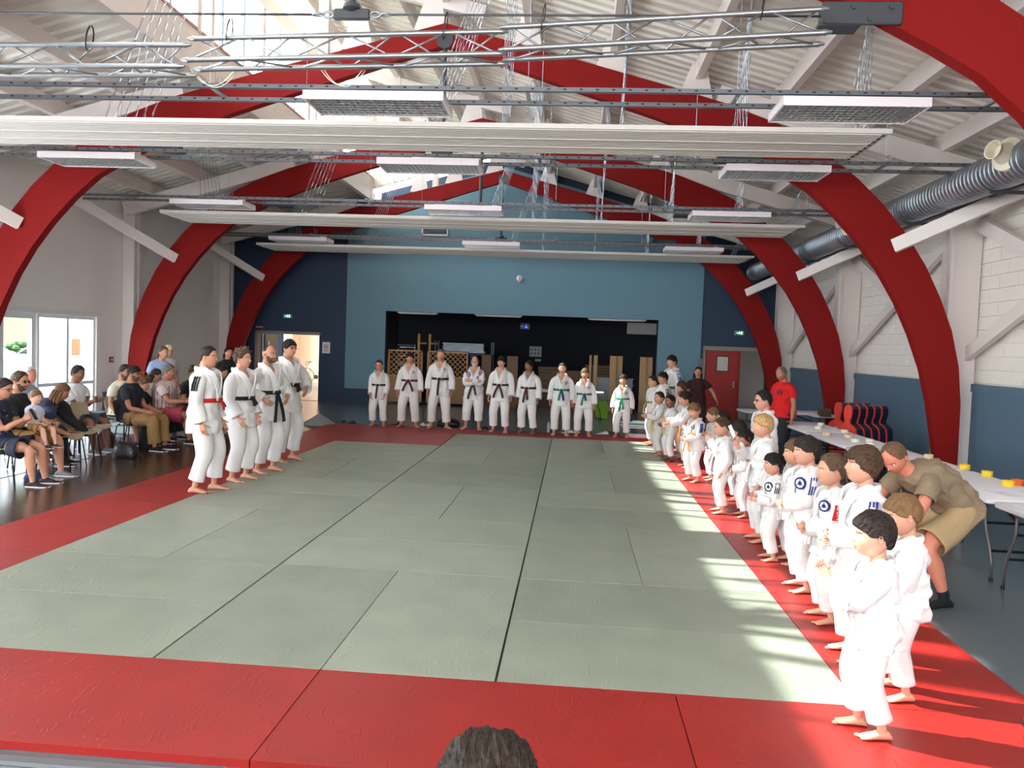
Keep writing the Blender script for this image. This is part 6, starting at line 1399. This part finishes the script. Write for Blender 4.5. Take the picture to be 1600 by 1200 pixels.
# two heads close to the camera
p = Person('dark-haired child seen from behind at the bottom picture edge', .24, -2.93, 96, 1.185, 'children near the camera', 'fair', z=0, detail=2, **DOWN); p.hairdo('short', 'dark', .12, seed=80); p.body(False, shoe=BSH).trousers(DKT, seed=80, end=.96).jacket(CLOTH('navy_top', (.17, .21, .30)), seed=80, short=True, hem=-.1, lap=False)
p = Person('dark-haired child cut off by the bottom right picture corner', 1.625, -2.36, 96, 1.10, 'children near the camera', 'fair', z=0, detail=2, **DOWN); p.hairdo('fringe', 'dark', .08, seed=81); p.body(False, shoe=BSH).trousers(DKT, seed=81, end=.96).jacket(CLOTH('black_tee', (.10, .105, .12)), seed=81, short=True, hem=-.1, lap=False)
finish_people()

# ------------------------------------------------------------------ spare chairs, bags, small things on the floor
chair(-6.62, 5.98, -PI/2+.1, 'beige', 'empty beige chair nearest the viewer, beside the toddler'); 
t_ = chair(-6.80, 6.60, -PI/2-.1, 'beige', 'empty beige chair with a black jacket over its back'); chair(-6.98, 7.22, -PI/2-.15, 'beige', 'empty beige chair right of the black jacket'); chair(-8.2, 9.1, -PI/2, 'grey', 'grey empty chair against the white wall')
chair(5.75, 10.9, PI*.9, 'brown', 'brown chair back behind the cushions and the red arch')
s = MB(); R = []
for j in range(9):
    t = j/8; row = []
    for q in range(12):
        a = 2*PI*q/12; px = -.23+t*.46 if j < 6 else .10+(j-5)*.08; pz = .80-.05*t-(0 if j < 2 else .12*(j-1)*.45); row.append((px*.8-.05+.02*math.sin(q*2+j), math.cos(a)*(.19-.01*j), pz+math.sin(a)*(.045+.01*math.sin(j*2+q))))
    R.append(row)
s.rings(R); o = s.build('black_jacket', CLOTH('black_jacket', (.07, .07, .085)), smooth=True); o.location = (-6.88, 6.60, .05); tag(o, 'black jacket draped over the back of a beige chair', 'jacket')
def bag(x, y, w, d, h, rz, m, label, strap=True, name='handbag'):
    t = thing(name, label, 'bag', (x, y, 0), rz, 'bags on the floor'); s = MB(); R = []
    for z, k in ((0, .86), (.04, 1.0), (h*.5, 1.0), (h*.85, .82), (h, .55)):
        R.append([(w/2*k*abs(math.cos(a))**.6*np.sign(math.cos(a)), d/2*k*abs(math.sin(a))**.6*np.sign(math.sin(a)), z+.012*math.sin(3*a)) for a in [2*PI*q/20 for q in range(20)]])
    s.rings(R); s.build('bag_body', m, t, smooth=.9)
    if strap: s = MB(); s.tube([(-w*.25, 0, h*.9), (-w*.22, .02, h*1.2), (0, .04, h*1.32), (w*.22, .02, h*1.2), (w*.25, 0, h*.9)], .008, 6); s.tube([(w*.45, 0, h*.6), (w*.7, -.03, h*.3), (w*.85, -.05, .02)], .007, 5); s.build('strap', m, t, smooth=True)
    return t
LEATH = mat('black_leather', (.05, .05, .06), .35, bump=.4, bscale=30)
bag(-6.32, 7.05, .36, .2, .26, .1, LEATH, 'black handbag with straps on the parquet in front of the chairs')
bag(-6.62, 8.25, .30, .22, .42, .2, CLOTH('black_rucksack', (.08, .08, .10)), 'black rucksack standing by the legs of the cap man', name='rucksack')
bag(-7.1, 7.8, .3, .2, .3, .4, mat('brown_leather', (.36, .20, .17), .5, bump=.3), 'reddish brown bag under the chairs', name='handbag')
bag(-6.35, 5.1, .26, .2, .12, .3, CLOTH('blue_bag', (.12, .16, .30)), 'dark blue bag on the floor by the polka-dot dress', strap=False, name='pouch')
bag(-2.45, 13.75, .55, .3, .17, .1, LEATH, 'black bag lying behind the tallest back-row man', name='sports_bag')
t = thing('grey_cloth', 'grey cloth heaped by the corner of the red mats', 'cloth', (-5.20, 12.75, 0), .3); s = MB(); R = []
for z, k in ((0, 1), (.05, .86), (.12, .60), (.18, .36), (.23, .15), (.25, .04)): R.append([(.38*k*math.cos(a)*(1+.12*math.sin(5*a)), .20*k*math.sin(a)*(1+.15*math.sin(4*a+1)), z+.01*math.sin(6*a)) for a in [2*PI*q/28 for q in range(28)]])
s.rings(R); s.build('cloth_heap', CLOTH('grey_cloth', (.48, .49, .50)), t, smooth=True)
FOOTM = {}
def shoe_at(x, y, rz, m, label, L=.27, tip=0.0):
    k = (m.name, L)
    if k not in FOOTM: s = MB(); foot(s, np.array((0, 0, 0)), 0, L, 12, 0, True, 0, 1); FOOTM[k] = s.mesh('trainer', [m, mat('dark_sole', (.25, .25, .25), .7)], smooth=.8)
    o = bpy.data.objects.new('trainer', FOOTM[k]); C.objects.link(o); o.location = (x, y, .0 if not tip else .06); o.rotation_euler = (0, tip, rz); tag(o, label, 'shoe', 'loose shoes on the floor')
DG = CLOTH('dark_green_shoe', (.16, .20, .15)); WS = CLOTH('white_shoe', (.80, .82, .80))
for i, (x, y, a, m, l) in enumerate([(-4.82, 13.42, .5, DG, 'dark green shoe by the far red mat corner, left of two'), (-4.60, 13.35, 2.2, DG, 'dark green shoe by the far red mat corner, right of two'), (-3.52, 13.4, 1.2, BSH, 'black flip shoe right of the leftmost back-row youth'), (-3.0, 13.5, .4, WS, 'pale shoe behind the slim youth, left of a pair'), (-2.84, 13.45, .7, WS, 'pale shoe behind the slim youth, right of a pair'), (-1.55, 13.4, 1.0, BSH, 'black shoe behind the bald bearded man'), (.38, 13.35, 1.6, WS, 'white shoe behind the green and blue belts'), (.52, 13.4, 1.8, WS, 'second white shoe behind the green and blue belts'), (1.16, 13.4, 1.4, WS, 'white shoe left of the green belt boy'), (1.28, 13.5, -1.2, DG, 'green shoe left of the green belt boy')]): shoe_at(x, y, a, m, l)
t = thing('water_bottle', 'clear plastic bottle behind the far mat edge beside the girl', 'bottle', (-.12, 13.45, 0)); s = MB(); s.lathe([(0, 0), (.033, .002), (.035, .03), (.033, .10), (.035, .18), (.014, .225), (.014, .24), (0, .24)], 16); s.build('bottle_body', mat('clear_plastic', (.75, .80, .85), .15), t, smooth=True); s = MB(); s.lathe([(0, .235), (.016, .235), (.016, .255), (0, .255)], 10); s.build('cap', CLOTH('pink_cap', (.7, .4, .5)), t)
# bicycle in the foyer
t = thing('bicycle', 'pale road bicycle leaning on the far foyer wall', 'bicycle', (-10.75, 28.0, 0), .05); FR = mat('pale_bike_frame', (.75, .78, .82), .4)
for i, wx in enumerate((0, 1.0)):
    s = MB(); s.tube([(wx+.33*math.cos(a), 0, .34+.33*math.sin(a)) for a in np.linspace(0, 2*PI, 33)], .014, 6, cap=False); w_ = s.build('wheel', BLACKM, t, smooth=True)
    s = MB()
    for k in range(16): a = 2*PI*k/16; s.tube([(wx, 0, .34), (wx+.32*math.cos(a), 0, .34+.32*math.sin(a))], .0015, 3)
    s.build('spokes', STEEL, w_)
s = MB()
for a, b in (((.0, .34), (.16, .86)), ((.14, .80), (.42, .32)), ((.15, .84), (.62, .86)), ((.42, .32), (.64, .92)), ((.42, .32), (1.0, .34)), ((1.0, .34), (.62, .84))): s.tube([(a[0], 0, a[1]), (b[0], 0, b[1])], .016, 8)
s.build('bike_frame', FR, t, smooth=True)
s = MB(); s.tube([(.16, -.2, .93), (.16, .2, .93)], .012, 6); 
for sy in (-.2, .2): s.tube([(.16, sy, .93), (.06, sy, .94), (.02, sy, .86), (.08, sy, .80)], .012, 6)
s.build('handlebar', BLACKM, t, smooth=True); s = MB(); s.box((.66, 0, .95), (.24, .12, .04), bev=.012); s.build('saddle', BLACKM, t); s = MB(); s.lathe([(0, -.01), (.09, -.01), (.09, .01), (0, .01)], 16, (.42, -.03, .32), 'Y'); s.tube([(.42, -.05, .32), (.50, -.05, .20), (.50, -.12, .20)], .01, 5); s.build('crank', BLACKM, t)
# white judo jackets hanging on the right column, small carton on the rail
t = thing('hanging_jacket', 'white jacket with black trim hanging on the far right column', 'jacket', (6.02, 18.30, 0)); s = MB(); R = []
for z, w, d in ((1.05, .10, .05), (1.2, .12, .07), (1.45, .13, .08), (1.58, .12, .07), (1.64, .05, .04)): R.append([(w*math.cos(a)*(1+.08*math.sin(5*a)), d*math.sin(a)-.06, z) for a in [2*PI*q/18 for q in range(18)]])
s.rings(R); s.build('jacket_body', GI, t, smooth=True); s = MB(); s.tube([(-.08, -.12, 1.50), (-.03, -.13, 1.66), (.04, -.13, 1.66), (.09, -.12, 1.5)], .012, 6); s.build('collar_trim', DKS, t)
for i, (x, y, c, w, h, l) in enumerate([(5.5, 12.1, (.36, .28, .2), .22, .16, 'brown carton on the floor shelf by the blue wall'), (5.95, 12.3, (.62, .56, .28), .12, .26, 'yellowish carton beside the green box'), (6.12, 12.2, (.08, .28, .25), .22, .24, 'dark green box by the blue wall behind the red-shirted man')]):
    s = MB(); s.box((0, 0, h/2), (w, .2, h), bev=.006); o = s.build('carton', mat('carton_'+str(i), c, .7)); o.location = (x, y, .72); tag(o, l, 'box', 'boxes by the blue wall')
folding_table(5.85, 12.3, 0.0, 'small table carrying boxes by the blue wall', L=1.1, W=.5)
